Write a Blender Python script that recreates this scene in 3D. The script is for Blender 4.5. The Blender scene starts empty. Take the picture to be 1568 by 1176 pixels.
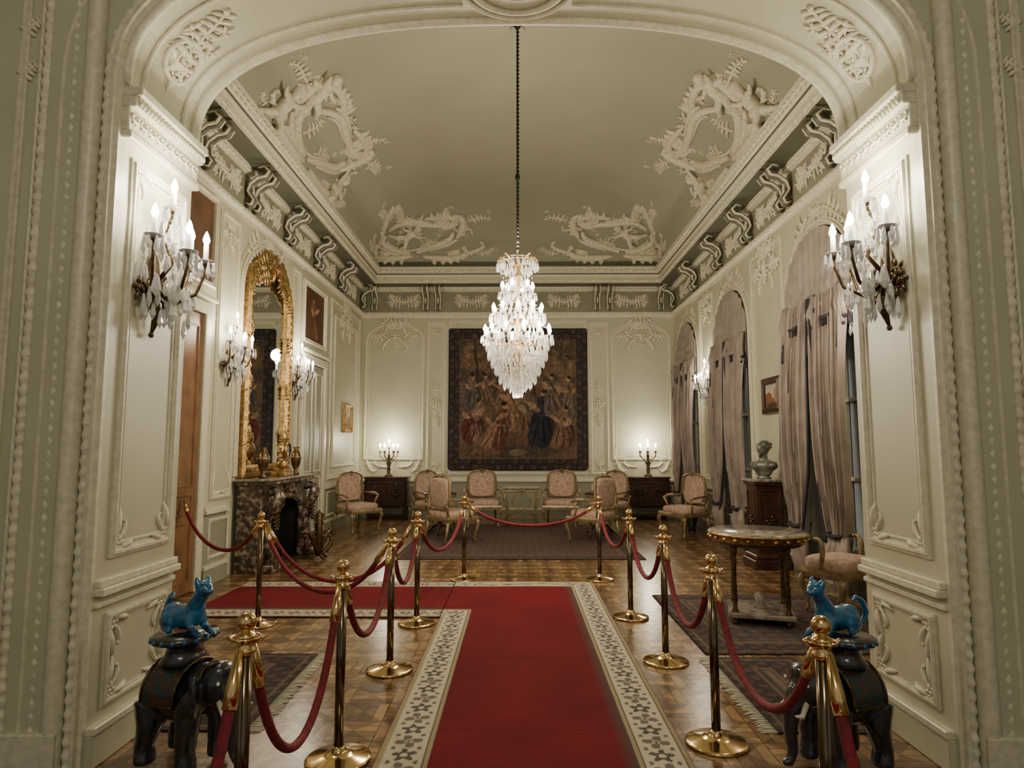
import bpy, math, random
from mathutils import Vector, Matrix
import numpy as np
random.seed(7)
R=random.random
sin,cos,pi=math.sin,math.cos,math.pi
sc=bpy.context.scene
try:
    sc.view_settings.view_transform='AgX'
    sc.view_settings.look='None'
except Exception: pass

# ------------------------------------------------------------------ materials
def mat(name,col,rough=.5,metal=0,bump=0,bs=60,col2=None,vs=6,emit=None,es=0,trans=0,coat=0,detail=3,contrast=(.35,.65)):
    m=bpy.data.materials.new(name); m.use_nodes=True; nt=m.node_tree; N=nt.nodes; L=nt.links
    b=N['Principled BSDF']
    b.inputs['Base Color'].default_value=(*col,1); b.inputs['Roughness'].default_value=rough
    b.inputs['Metallic'].default_value=metal
    if trans: b.inputs['Transmission Weight'].default_value=trans
    if coat: b.inputs['Coat Weight'].default_value=coat; b.inputs['Coat Roughness'].default_value=.08
    if emit: b.inputs['Emission Color'].default_value=(*emit,1); b.inputs['Emission Strength'].default_value=es
    tc=N.new('ShaderNodeTexCoord')
    if col2 is None: col2=tuple(c*.88 for c in col)
    nz=N.new('ShaderNodeTexNoise'); nz.inputs['Scale'].default_value=vs; nz.inputs['Detail'].default_value=detail
    L.new(tc.outputs['Object'],nz.inputs['Vector'])
    r=N.new('ShaderNodeValToRGB'); r.color_ramp.elements[0].position=contrast[0]; r.color_ramp.elements[1].position=contrast[1]
    r.color_ramp.elements[0].color=(*col,1); r.color_ramp.elements[1].color=(*col2,1)
    L.new(nz.outputs['Fac'],r.inputs['Fac']); L.new(r.outputs['Color'],b.inputs['Base Color'])
    if bump:
        n2=N.new('ShaderNodeTexNoise'); n2.inputs['Scale'].default_value=bs; n2.inputs['Detail'].default_value=4
        L.new(tc.outputs['Object'],n2.inputs['Vector'])
        bp=N.new('ShaderNodeBump'); bp.inputs['Strength'].default_value=bump; bp.inputs['Distance'].default_value=.01
        L.new(n2.outputs['Fac'],bp.inputs['Height']); L.new(bp.outputs['Normal'],b.inputs['Normal'])
    return m
def attrmat(name,rough=.9,bs=300,bump=.3):
    m=bpy.data.materials.new(name); m.use_nodes=True; nt=m.node_tree; N=nt.nodes; L=nt.links
    b=N['Principled BSDF']; b.inputs['Roughness'].default_value=rough
    b.inputs['Specular IOR Level'].default_value=.2
    a=N.new('ShaderNodeAttribute'); a.attribute_name='Col'
    L.new(a.outputs['Color'],b.inputs['Base Color'])
    tc=N.new('ShaderNodeTexCoord'); n2=N.new('ShaderNodeTexNoise'); n2.inputs['Scale'].default_value=bs
    L.new(tc.outputs['Object'],n2.inputs['Vector'])
    bp=N.new('ShaderNodeBump'); bp.inputs['Strength'].default_value=bump; bp.inputs['Distance'].default_value=.01
    L.new(n2.outputs['Fac'],bp.inputs['Height']); L.new(bp.outputs['Normal'],b.inputs['Normal'])
    return m
M_wall=mat('wall_paint',(.49,.485,.355),.42,col2=(.45,.445,.325),vs=2)
M_wains=mat('wainscot_dark_green',(.28,.285,.215),.45,vs=2)  # darker and greener than the upper wall
M_trim=mat('trim_cream',(.66,.635,.49),.4,col2=(.54,.52,.395),vs=25)
M_relief=mat('stucco_relief',(.72,.685,.54),.5,bump=.5,bs=60,col2=(.55,.52,.39),vs=18)
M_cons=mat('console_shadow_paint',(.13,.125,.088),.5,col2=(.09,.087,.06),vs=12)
M_friz=mat('frieze_ground',(.25,.245,.175),.5,vs=5)
M_ceil=mat('ceiling_paint',(.345,.345,.255),.7,col2=(.325,.325,.24),vs=1.2)
M_olive=mat('olive_band',(.10,.10,.068),.5)
M_gold=mat('gilt',(.66,.45,.19),.36,1,bump=.5,bs=80,col2=(.30,.19,.075),vs=20)
M_brass=mat('polished_brass',(.74,.53,.25),.14,1)
M_post=mat('stanchion_post',(.17,.13,.085),.16,1)
M_bronze=mat('dark_bronze',(.06,.04,.022),.35,.8,bump=.3,col2=(.14,.09,.04),vs=25)
M_velvet=mat('red_velvet',(.20,.008,.018),.8,bump=.3,bs=120,col2=(.10,.004,.010),vs=30)
M_candle=mat('candle_white',(.85,.83,.76),.4,emit=(1,.88,.7),es=1.2)
M_bulb=mat('bulb_glow',(1,.97,.9),.3,emit=(1,.90,.74),es=110)
M_crys=mat('crystal',(.97,.97,.96),.03,0,trans=.55)
M_wood=mat('mahogany',(.025,.011,.007),.3,bump=.2,bs=20,col2=(.058,.025,.014),vs=8,coat=.3)
M_door=mat('door_wood',(.22,.11,.045),.4,col2=(.14,.068,.028),vs=5)
M_uph=mat('upholstery',(.52,.39,.30),.85,bump=.3,bs=150,col2=(.38,.24,.18),vs=22)
M_cframe=mat('chair_gilt_wood',(.36,.27,.14),.4,.4,col2=(.21,.145,.07),vs=15)
M_marble=mat('marble_grey',(.36,.32,.27),.15,col2=(.13,.105,.085),vs=14,detail=8,coat=.5)
M_rouge=mat('marble_rouge',(.040,.026,.020),.2,col2=(.34,.27,.20),vs=14,detail=10,coat=.5,contrast=(.47,.66))
M_black=mat('flat_black',(.004,.004,.004),.8)  # flat black for the hearth opening, clock hands and pupils
M_curt=mat('curtain_silk',(.31,.255,.215),.6,bump=.15,bs=60,col2=(.22,.175,.15),vs=4)
M_pelm=mat('pelmet_silk',(.32,.275,.235),.6,bump=.15,bs=60,col2=(.25,.215,.185),vs=5)
M_fringe=mat('curtain_fringe',(.025,.02,.025),.8)
M_sheer=mat('sheer',(.30,.33,.38),.8)
M_mirror=mat('mirror_glass',(.8,.82,.8),.02,1,col2=(.78,.8,.78))
M_blue=mat('turquoise_glaze',(.004,.115,.26),.15,bump=.25,bs=40,col2=(.002,.018,.055),vs=14,coat=.7,contrast=(.48,.66))
M_eleph=mat('dark_glaze',(.004,.014,.022),.16,bump=.4,bs=50,col2=(.025,.02,.018),vs=22,coat=.7,contrast=(.45,.6))
M_saddle=mat('saddle_glaze',(.055,.026,.018),.2,bump=.4,bs=50,col2=(.006,.035,.045),vs=30,coat=.6,contrast=(.45,.55))
M_bust=mat('bust_bronze',(.07,.066,.055),.35,.4,col2=(.24,.23,.20),vs=9)
M_chain=mat('dark_chain',(.02,.017,.014),.5,.6)
M_paint=attrmat('painted_canvas',.5,200,.1)
M_text=attrmat('woven_tapestry',.95,260,.4)
M_carp=attrmat('carpet_pile',.95,160,.5)
M_wht=mat('enamel_dial',(.8,.8,.75),.3)
def parquet():
    m=bpy.data.materials.new('parquet'); m.use_nodes=True; nt=m.node_tree; N=nt.nodes; L=nt.links
    b=N['Principled BSDF']
    tc=N.new('ShaderNodeTexCoord')
    def brick(rot):
        mp=N.new('ShaderNodeMapping'); mp.inputs['Rotation'].default_value=(0,0,rot)
        L.new(tc.outputs['Object'],mp.inputs['Vector'])
        k=N.new('ShaderNodeTexBrick'); k.offset=0; k.inputs['Scale'].default_value=1
        k.inputs['Brick Width'].default_value=.26; k.inputs['Row Height'].default_value=.065
        k.inputs['Mortar Size'].default_value=.0026; k.inputs['Bias'].default_value=0
        k.inputs['Color1'].default_value=(.42,.26,.115,1); k.inputs['Color2'].default_value=(.17,.095,.04,1)
        k.inputs['Mortar'].default_value=(.02,.01,.005,1)
        L.new(mp.outputs[0],k.inputs['Vector']); return k
    k1=brick(0); k2=brick(pi/2)
    ck=N.new('ShaderNodeTexChecker'); ck.inputs['Scale'].default_value=1/.26
    ck.inputs['Color1'].default_value=(0,0,0,1); ck.inputs['Color2'].default_value=(1,1,1,1)
    L.new(tc.outputs['Object'],ck.inputs['Vector'])
    mx=N.new('ShaderNodeMixRGB'); L.new(ck.outputs['Fac'],mx.inputs[0]); L.new(k1.outputs['Color'],mx.inputs[1]); L.new(k2.outputs['Color'],mx.inputs[2])
    nz=N.new('ShaderNodeTexNoise'); nz.inputs['Scale'].default_value=11; nz.inputs['Detail'].default_value=5; L.new(tc.outputs['Object'],nz.inputs['Vector'])
    m2=N.new('ShaderNodeMixRGB'); m2.blend_type='MULTIPLY'; m2.inputs[0].default_value=.45
    L.new(mx.outputs[0],m2.inputs[1]); L.new(nz.outputs['Fac'],m2.inputs[2])
    mp=N.new('ShaderNodeMapping'); mp.inputs['Rotation'].default_value=(0,0,pi/4); L.new(tc.outputs['Object'],mp.inputs['Vector'])
    ck2=N.new('ShaderNodeTexChecker'); ck2.inputs['Scale'].default_value=1/.184
    ck2.inputs['Color1'].default_value=(1,1,1,1); ck2.inputs['Color2'].default_value=(.48,.42,.38,1)
    L.new(mp.outputs[0],ck2.inputs['Vector'])
    m3=N.new('ShaderNodeMixRGB'); m3.blend_type='MULTIPLY'; m3.inputs[0].default_value=.8
    L.new(m2.outputs[0],m3.inputs[1]); L.new(ck2.outputs['Color'],m3.inputs[2])
    L.new(m3.outputs[0],b.inputs['Base Color'])
    b.inputs['Roughness'].default_value=.23
    bp=N.new('ShaderNodeBump'); bp.inputs['Strength'].default_value=.35; bp.inputs['Distance'].default_value=.004
    L.new(nz.outputs['Fac'],bp.inputs['Height']); L.new(bp.outputs['Normal'],b.inputs['Normal'])
    return m
M_floor=parquet()

# ------------------------------------------------------------------ mesh builder
class MB:
    def __init__(s): s.v=[];s.f=[];s.mi=[];s.sm=[];s.mats=[];s.M=Matrix.Identity(4)
    def add(s,vs,fs,m,smooth=True):
        if m not in s.mats: s.mats.append(m)
        k=s.mats.index(m); o=len(s.v); M=s.M
        s.v+=[tuple(M@Vector(p)) for p in vs]
        for f in fs: s.f.append(tuple(i+o for i in f)); s.mi.append(k); s.sm.append(smooth)
    def box(s,c,d,m,ch=.004,rz=0):
        h=[x/2 for x in d]; ch=min(ch,min(h)*.45); vs=[];idx={}
        ca,sa=cos(rz),sin(rz)
        for sx in(-1,1):
            for sy in(-1,1):
                for sz in(-1,1):
                    S=(sx,sy,sz)
                    for a in range(3):
                        p=[S[i]*(h[i] if i==a else h[i]-ch) for i in range(3)]
                        idx[(S,a)]=len(vs); vs.append((c[0]+p[0]*ca-p[1]*sa,c[1]+p[0]*sa+p[1]*ca,c[2]+p[2]))
        fs=[]
        for a in range(3):
            b,g=[i for i in range(3) if i!=a]
            for sg in(-1,1):
                q=[]
                for (x,y) in((-1,-1),(1,-1),(1,1),(-1,1)):
                    S=[0,0,0];S[a]=sg;S[b]=x;S[g]=y; q.append(idx[(tuple(S),a)])
                fs.append(q)
            for x in(-1,1):
                for y in(-1,1):
                    S=[0,0,0];S[b]=x;S[g]=y;S[a]=-1;T=list(S);T[a]=1;S=tuple(S);T=tuple(T)
                    fs.append([idx[(S,b)],idx[(S,g)],idx[(T,g)],idx[(T,b)]])
        for sx in(-1,1):
            for sy in(-1,1):
                for sz in(-1,1): fs.append([idx[((sx,sy,sz),a)] for a in range(3)])
        s.add(vs,fs,m,False)
    def lathe(s,prof,m,at=(0,0,0),seg=16,smooth=True,sx=1,sy=1):
        vs=[];fs=[];n=len(prof)
        for r,z in prof:
            for i in range(seg):
                a=2*pi*i/seg; vs.append((at[0]+r*cos(a)*sx,at[1]+r*sin(a)*sy,at[2]+z))
        for j in range(n-1):
            for i in range(seg):
                k=(i+1)%seg; fs.append((j*seg+i,j*seg+k,(j+1)*seg+k,(j+1)*seg+i))
        if prof[0][0]>1e-4: fs.append(tuple(range(seg))[::-1])
        if prof[-1][0]>1e-4: fs.append(tuple((n-1)*seg+i for i in range(seg)))
        s.add(vs,fs,m,smooth)
    def ell(s,c,r,m,seg=10,rings=7,rot=None,e=1):
        vs=[];fs=[]
        if isinstance(r,(int,float)): r=(r,r,r)
        def pw(x): return math.copysign(abs(x)**e,x)
        for j in range(rings+1):
            t=-pi/2+pi*j/rings
            for i in range(seg):
                a=2*pi*i/seg
                p=Vector((r[0]*pw(cos(t))*pw(cos(a)),r[1]*pw(cos(t))*pw(sin(a)),r[2]*pw(sin(t))))
                if rot: p=rot@p
                vs.append((c[0]+p.x,c[1]+p.y,c[2]+p.z))
        for j in range(rings):
            for i in range(seg):
                k=(i+1)%seg; fs.append((j*seg+i,j*seg+k,(j+1)*seg+k,(j+1)*seg+i))
        s.add(vs,fs,m)
    def tube(s,pts,r,m,seg=6,closed=False,flat=1):
        P=[Vector(p) for p in pts]; n=len(P)
        if isinstance(r,(int,float)): r=[r]*n
        vs=[];fs=[]; up=None
        for i in range(n):
            a=P[(i-1)%n] if (closed or i>0) else P[i]; b=P[(i+1)%n] if (closed or i<n-1) else P[i]
            t=(b-a)
            t=t.normalized() if t.length>1e-9 else Vector((0,0,1))
            if up is None:
                up=Vector((0,0,1)) if abs(t.z)<.9 else Vector((0,1,0))
            x=(up-t*up.dot(t))
            if x.length<1e-5: x=Vector((1,0,0))-t*t.x
            x.normalize(); y=t.cross(x); up=x
            for k in range(seg):
                an=2*pi*k/seg; q=P[i]+(x*cos(an)+y*sin(an)*flat)*r[i]; vs.append(tuple(q))
        for i in range(n if closed else n-1):
            j=(i+1)%n
            for k in range(seg):
                l=(k+1)%seg; fs.append((i*seg+k,i*seg+l,j*seg+l,j*seg+k))
        if not closed:
            fs.append(tuple(range(seg))[::-1]); fs.append(tuple((n-1)*seg+k for k in range(seg)))
        s.add(vs,fs,m)
    def sweep(s,path,n,prof,m,closed=False,smooth=False):
        P=[Vector(p) for p in path]; n=Vector(n); L=len(P); K=len(prof); vs=[];fs=[]
        for i in range(L):
            t1=(P[(i+1)%L]-P[i]) if (closed or i<L-1) else (P[i]-P[i-1])
            t0=(P[i]-P[i-1]) if (closed or i>0) else t1
            s0=n.cross(t0).normalized(); s1=n.cross(t1).normalized()
            d=max(.3,1+s0.dot(s1)); mm=(s0+s1)/d
            for a,h in prof: vs.append(tuple(P[i]+mm*a+n*h))
        for i in range(L if closed else L-1):
            j=(i+1)%L
            for k in range(K-1): fs.append((i*K+k,i*K+k+1,j*K+k+1,j*K+k))
        s.add(vs,fs,m,smooth)
    def pierced(s,f,u0,u1,v0,v1,arch,h0,h1,m,jamb=None):
        a=arch[0][0]; b=arch[-1][0]
        for h in (h0,h1):
            vs=[f(u0,v0,h),f(a,v0,h),f(a,v1,h),f(u0,v1,h),f(b,v0,h),f(u1,v0,h),f(u1,v1,h),f(b,v1,h)]
            s.add(vs,[(0,1,2,3),(4,5,6,7)],m,False)
            vs=[];fs=[]
            for u,v in arch: vs+= [f(u,v,h),f(u,v1,h)]
            for i in range(len(arch)-1): fs.append((2*i,2*i+2,2*i+3,2*i+1))
            s.add(vs,fs,m,False)
        full=[(a,v0)]+list(arch)+[(b,v0)]
        vs=[];fs=[]
        for u,v in full: vs+=[f(u,v,h0),f(u,v,h1)]
        for i in range(len(full)-1): fs.append((2*i,2*i+2,2*i+3,2*i+1))
        s.add(vs,fs,jamb or m,False)
    def obj(s,name,loc=None,rot=None,parent=None):
        import bmesh
        me=bpy.data.meshes.new(name); me.from_pydata(s.v,[],s.f)
        for m in s.mats: me.materials.append(m)
        me.polygons.foreach_set('material_index',s.mi); me.polygons.foreach_set('use_smooth',s.sm)
        me.update()
        bm=bmesh.new(); bm.from_mesh(me); bmesh.ops.recalc_face_normals(bm,faces=bm.faces); bm.to_mesh(me); bm.free()
        o=bpy.data.objects.new(name,me); sc.collection.objects.link(o)
        if loc: o.location=loc
        if rot: o.rotation_euler=rot
        return o
    def merge(s,other):
        for k,m in enumerate(other.mats):
            if m not in s.mats: s.mats.append(m)
        o=len(s.v); s.v+=[tuple(s.M@Vector(p)) for p in other.v]
        for f,k,q in zip(other.f,other.mi,other.sm):
            s.f.append(tuple(i+o for i in f)); s.mi.append(s.mats.index(other.mats[k])); s.sm.append(q)
def organic(mb,voxel,m,smooth=4):
    o=mb.obj('tmp'); 
    r=o.modifiers.new('r','REMESH'); r.mode='VOXEL'; r.voxel_size=voxel
    q=o.modifiers.new('s','SMOOTH'); q.iterations=smooth; q.factor=.5
    dg=bpy.context.evaluated_depsgraph_get(); e=o.evaluated_get(dg); me=e.to_mesh()
    out=MB(); out.add([tuple(v.co) for v in me.vertices],[tuple(p.vertices) for p in me.polygons],m,True)
    e.to_mesh_clear(); d=o.data; bpy.data.objects.remove(o); bpy.data.meshes.remove(d)
    return out
def copy(o,loc,rot=None,sc_=None):
    c=o.copy(); sc.collection.objects.link(c); c.location=loc
    if rot: c.rotation_euler=rot
    if sc_: c.scale=sc_
    return c

# ------------------------------------------------------------------ dimensions
HW=3.56; YB=14.7; YA=4.05; YF=3.3; AJ=2.1
fL=lambda u,v,h:(-HW+h,u,v)
fR=lambda u,v,h:(HW-h,u,v)
fB=lambda u,v,h:(u,YB-h,v)
fJL=lambda u,v,h:(-AJ+h,u,v)
fJR=lambda u,v,h:(AJ-h,u,v)
fF=lambda u,v,h:(u,YF-h,v)
def nrm(f): return (Vector(f(0,0,1))-Vector(f(0,0,0)))
def mould(w,hh=None):
    k=hh or w*1.0
    return [(-w,0),(-w,.5*k),(-.5*w,.55*k),(-.35*w,k),(.2*w,k),(.45*w,.5*k),(w,.45*k),(w,0)]
def arc(c0,v0,rx,ry,a0,a1,n=10,p=1):
    o=[]
    for i in range(n+1):
        a=a0+(a1-a0)*i/n; ca,sa=cos(a),sin(a)
        o.append((c0+rx*math.copysign(abs(ca)**p,ca),v0+ry*math.copysign(abs(sa)**p,sa)))
    return o
def archtop(a,b,vs,rise,n=24,p=1.0):
    return arc((a+b)/2,vs,(b-a)/2,rise,pi,0,n,p)
def frame(mb,f,u0,v0,u1,v1,w=.022,m=None,top='sq',h=0,k=None):
    m=m or M_trim
    if top=='sq': path=[(u0,v0),(u1,v0),(u1,v1),(u0,v1)]
    elif top=='arch':
        r=(u1-u0)/2; path=[(u0,v0),(u1,v0)]+arc((u0+u1)/2,v1-r*.6,r,r*.6,0,pi,20)
    else:
        d=.09; path=[(u0,v0+d),(u0+d,v0+d),(u0+d,v0),(u1-d,v0),(u1-d,v0+d),(u1,v0+d),(u1,v1-d),(u1-d,v1-d),(u1-d,v1),(u0+d,v1),(u0+d,v1-d),(u0,v1-d)]
    mb.sweep([f(u,v,h) for u,v in path],nrm(f),mould(w,k),m,True)
def leaf(mb,f,u,v,ang,L,curl,r,m=None,h=0,n=6):
    pts=[];rr=[]
    for i in range(n+1):
        t=i/n; pts.append(f(u,v,h+r*.6*sin(pi*t))); rr.append(r*max(.12,sin(pi*(.1+.88*t))**.8))
        ang+=curl/n; u+=L/n*cos(ang); v+=L/n*sin(ang)
    mb.tube(pts,rr,m or M_relief,5)
def acanthus(mb,f,u,v,ang,L,curl,r,m=None,k=5,n=16,h=0,ll=.32):
    m=m or M_relief; pts=[];rr=[];cu,cv=u,v
    for i in range(n+1):
        t=i/n; pts.append(f(cu,cv,h+r*.3)); rr.append(r*(1-.6*t))
        if k and i and i%max(1,n//k)==0 and t<.95:
            for sg in(-1,1): leaf(mb,f,cu,cv,ang+sg*.75,L*ll*(1.1-t*.7),sg*1.3,r*1.15*(1-.4*t),m,h)
        ang+=curl*(.25+1.5*t)/n; cu+=L/n*cos(ang)*(1-.5*t); cv+=L/n*sin(ang)*(1-.5*t)
    mb.tube(pts,rr,m,6); mb.ell(pts[-1],r*1.1,m,6,5)
def volute(mb,f,u,v,ang,L,curl,r,m=None,n=26,h=0,leaves=0):
    m=m or M_relief; pts=[];rr=[]
    for i in range(n+1):
        t=i/n; pts.append(f(u,v,h+r*.3)); rr.append(r*(.45+.9*sin(pi*min(1,t*1.1))**.7*(1-.45*t)))
        if leaves and 0<i<n*.7 and i%max(1,int(n*.7/leaves))==0:
            sg=-1 if curl>0 else 1; leaf(mb,f,u,v,ang+sg*.7,L*.16*(1.2-t),sg*.9,r*.8,m,h)
        ang+=curl*(.12+2.6*t**2.2)/n*1.0; st=L/n*(1.25-.95*t); u+=st*cos(ang); v+=st*sin(ang)
    mb.tube(pts,rr,m,7); mb.ell(pts[-1],r*.9,m,7,5)
def rosette(mb,f,u,v,R0,m=None,n=6,h=0):
    m=m or M_relief
    for i in range(n):
        a=2*pi*i/n; leaf(mb,f,u+.2*R0*cos(a),v+.2*R0*sin(a),a,R0*.8,.3,R0*.22,m,h,4)
    mb.ell(f(u,v,h+R0*.1),R0*.25,m,8,5)
def shell(mb,f,u,v,w,m=None,h=0):
    for i in range(7):
        a=pi*(.1+.8*i/6); leaf(mb,f,u,v,a,w*(.7+.3*sin(a)),0,w*.12,m,h,5)
    for sg in(-1,1):
        acanthus(mb,f,u,v,pi/2-sg*pi/2+sg*.25,w*1.9,sg*2.6,w*.10,m,4,12,h)
    leaf(mb,f,u,v,-pi/2,w*.9,0,w*.14,m,h)

# ------------------------------------------------------------------ floor
b=MB(); b.box((0,6.0,-.05),(10,19,.1),M_floor,ch=.001); b.obj('floor')

# ------------------------------------------------------------------ arch wall
SP=3.5; TOP=4.36
archc=archtop(-AJ,AJ,SP,TOP-SP,40,.8)
b=MB()
b.pierced(lambda u,v,h:(u,h,v),-5,5,0,7,archc,YF,YA,M_wall)
b.obj('wall_arch')
b=MB()
for f,sg in((fJL,-1),(fJR,1)):
    n=nrm(f)
    def hb(z0,z1,hh,m=M_trim,y0=YF-.0,y1=YA+.0):
        c=f((y0+y1)/2,(z0+z1)/2,hh/2-.005); b.box(c,(hh+.01,y1-y0,z1-z0),m,.006)
    hb(0,.16,.035,M_wall); hb(.16,.2,.045)
    hb(.82,.86,.05); hb(.86,.90,.03); hb(.76,.79,.02)
    hb(3.2,3.24,.05); hb(3.24,3.37,.035); hb(3.37,3.43,.07); hb(3.43,3.48,.10)
    for i in range(22):
        y=YF+.03+i*(YA-YF-.05)/21
        b.ell(f(y,3.40,.075),(.016,.014,.024),M_trim,6,5)
    for i in range(9):
        y=YF+.05+i*(YA-YF-.1)/8
        for s2 in(-1,1): acanthus(b,f,y,3.305,pi/2-s2*pi/2,.07,s2*3,.012,M_relief,0,8,.035)
        rosette(b,f,y,3.305,.03,None,5,.035)
    frame(b,f,YF+.12,.28,YA-.1,.70,.022); frame(b,f,YF+.12,1.02,YA-.1,3.1,.026)
    frame(b,f,YF+.165,1.065,YA-.145,3.055,.009)
    for (u,v,a) in((YF+.14,1.04,1),(YA-.12,1.04,2),(YF+.14,3.08,3),(YA-.12,3.08,4),(YF+.14,.3,1),(YA-.12,.3,2),(YF+.14,.68,3),(YA-.12,.68,4)):
        du=1 if a in(1,3) else -1; dv=1 if a in(1,2) else -1
        rosette(b,f,u+du*.02,v+dv*.02,.05)
        leaf(b,f,u,v+dv*.04,dv*pi/2,.17,-du*dv*.4,.018); leaf(b,f,u+du*.04,v,0 if du>0 else pi,.13,du*dv*.4,.018)
        volute(b,f,u+du*.03,v+dv*.03,math.atan2(dv,du),.16,du*dv*2.5,.012,n=14)
b.obj('trim_jamb')
b=MB()
def arcoff(d,y):
    o=[]
    ac=archtop(-AJ,AJ,SP,TOP-SP,60,.8)
    for i,(u,v) in enumerate(ac):
        a=ac[max(0,i-1)];c=ac[min(len(ac)-1,i+1)]; tx,tz=c[0]-a[0],c[1]-a[1]; l=math.hypot(tx,tz); o.append((u+tz/l*d,y,v-tx/l*d))
    return o
for y,r in((YF+.01,.03),(YF+.16,.014),(YA-.16,.014),(YA-.01,.035)):
    pts=arcoff(.004,y)
    if r<.02:
        l=[p for p in pts if p[0]<-.33]; rr=[p for p in pts if p[0]>.33]
        b.tube(l,r,M_trim,6); b.tube(rr,r,M_trim,6)
    else: b.tube(pts,r,M_trim,8)
fS=lambda u,v,h:(u,v,TOP-.0-h)
for R0,r in((.36,.016),(.3,.022),(.17,.012)):
    b.tube([(R0*1.0*cos(2*pi*i/40),3.68+R0*.93*sin(2*pi*i/40),TOP-.012) for i in range(40)],r,M_trim,6,True)
rosette(b,fS,0,3.68,.14)
for sg in(-1,1):
    def fq(u,v,h,sg=sg):
        a=min(1,max(0,v/.85))*.95; ca,sa=cos(a),sin(a)
        x=AJ*abs(ca)**.8; z=SP+(TOP-SP)*abs(sa)**.8
        nx,nz=ca/AJ,sa/(TOP-SP); l=math.hypot(nx,nz)
        return (sg*(x-nx/l*h),u,z-nz/l*h)
    shell(b,fq,3.67,.22,.12)
    acanthus(b,fq,3.67,.26,pi/2,.5,.8,.02,None,6); acanthus(b,fq,3.6,.2,1.2,.4,1.9,.018); acanthus(b,fq,3.74,.2,1.9,.4,-1.9,.018)
    b.tube([fq(3.67+.13*cos(2*pi*i/20),.3+.12*sin(2*pi*i/20),.01) for i in range(20)],.016,M_relief,6,True)
    for k in range(5): rosette(b,fq,3.67+.05*sin(k*2.2),.2+.09*k,.05,None,5,.01)
b.obj('trim_soffit')
b=MB()
def offs(d):
    pts=archtop(-AJ-d,AJ+d,SP,TOP-SP+d,50,.8)
    return [(-AJ-d,0)]+pts+[(AJ+d,0)]
for d,w,k in((.035,.035,.05),(.30,.03,.045)):
    b.sweep([fF(u,v,0) for u,v in offs(d)],nrm(fF),mould(w,k),M_trim,False)
for d,r in((.075,.024),):
    P=offs(d); dense=[]
    for i in range(len(P)-1):
        a=Vector((P[i][0],0,P[i][1]));c=Vector((P[i+1][0],0,P[i+1][1])); n=max(1,int((c-a).length/.016))
        for j in range(n): dense.append(a.lerp(c,j/n))
    b.tube([fF(p.x,p.z,.01) for p in dense],[r*(1+.22*sin(i*pi/2)) for i in range(len(dense))],M_relief,7)
for sg in(-1,1):
    for X,r,mod in((2.25,.05,0),(2.345,.022,1),(2.39,.014,0),(2.50,.026,1),(2.54,.012,0)):
        n=330
        b.tube([(sg*X,YF-.02,i*5.2/n) for i in range(n+1)],[r*(1+(.22*sin(i*pi/2) if mod else 0)) for i in range(n+1)],M_relief if mod else M_trim,8)
    b.box((sg*2.36,YF-.015,2.6),(.24,.05,5.2),M_wall,.01)
    b.box((sg*2.36,YF-.03,.1),(.30,.08,.2),M_trim,.01)
    frame(b,fF,sg*2.90-.26,1.0,sg*2.90+.26,4.6,.025); frame(b,fF,sg*2.90-.26,.25,sg*2.90+.26,.8,.025)
    for z in(3.75,3.5): acanthus(b,fF,sg*2.66,z,pi/2+sg*.5,.2,.8*sg,.014)
b.box((2.56,YF-.05,1.62),(.05,.05,.22),M_bronze,.01)
b.box((2.56,YF-.08,1.66),(.03,.03,.08),M_bronze,.008)
b.obj('trim_casing')
b=MB()
b.box((-4.6,1,2.6),(.1,5,5.2),M_wall); b.obj('wall_hall_left')
b=MB(); b.box((4.6,1,2.6),(.1,5,5.2),M_wall); b.obj('wall_hall_right')
b=MB(); b.box((0,.8,5.25),(9.3,5,.1),M_ceil); b.obj('ceiling_hall')

# ------------------------------------------------------------------ salon walls
b=MB(); b.add([fL(YA,0,0),fL(YB,0,0),fL(YB,7,0),fL(YA,7,0)],[(0,1,2,3)],M_wall,False); b.obj('wall_left')
b=MB(); b.add([fB(-HW-.3,0,0),fB(HW+.3,0,0),fB(HW+.3,7,0),fB(-HW-.3,7,0)],[(0,1,2,3)],M_wall,False); b.obj('wall_back')
WIN=[7.6,10.75,13.55]; WH=.8
b=MB()
edges=[YA,9.2,12.3,YB]
for i,c in enumerate(WIN):
    b.pierced(fR,edges[i],edges[i+1],0,5.0,archtop(c-WH,c+WH,3.4,.75,20),0,-.28,M_wall)
b.add([fR(YA,4.95,0),fR(YB,4.95,0),fR(YB,7,0),fR(YA,7,0)],[(0,1,2,3)],M_wall,False)
b.obj('wall_right')
for i,c in enumerate(WIN):
    b=MB()
    b.box(fR(c,2.1,-.3),(.03,2*WH+.1,4.3),M_sheer,.002)
    for k in(-1,0,1): b.box(fR(c+k*.4,2.3,-.25),(.05,.05,3.9),M_trim,.005)
    for z in(1.2,2.1,3.0,3.5): b.box(fR(c,z,-.25),(.045,2*WH,.045),M_trim,.005)
    b.box(fR(c,.22,-.14),(.24,2*WH,.44),M_wains,.01)
    b.obj('window_%d'%(i+1))

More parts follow.
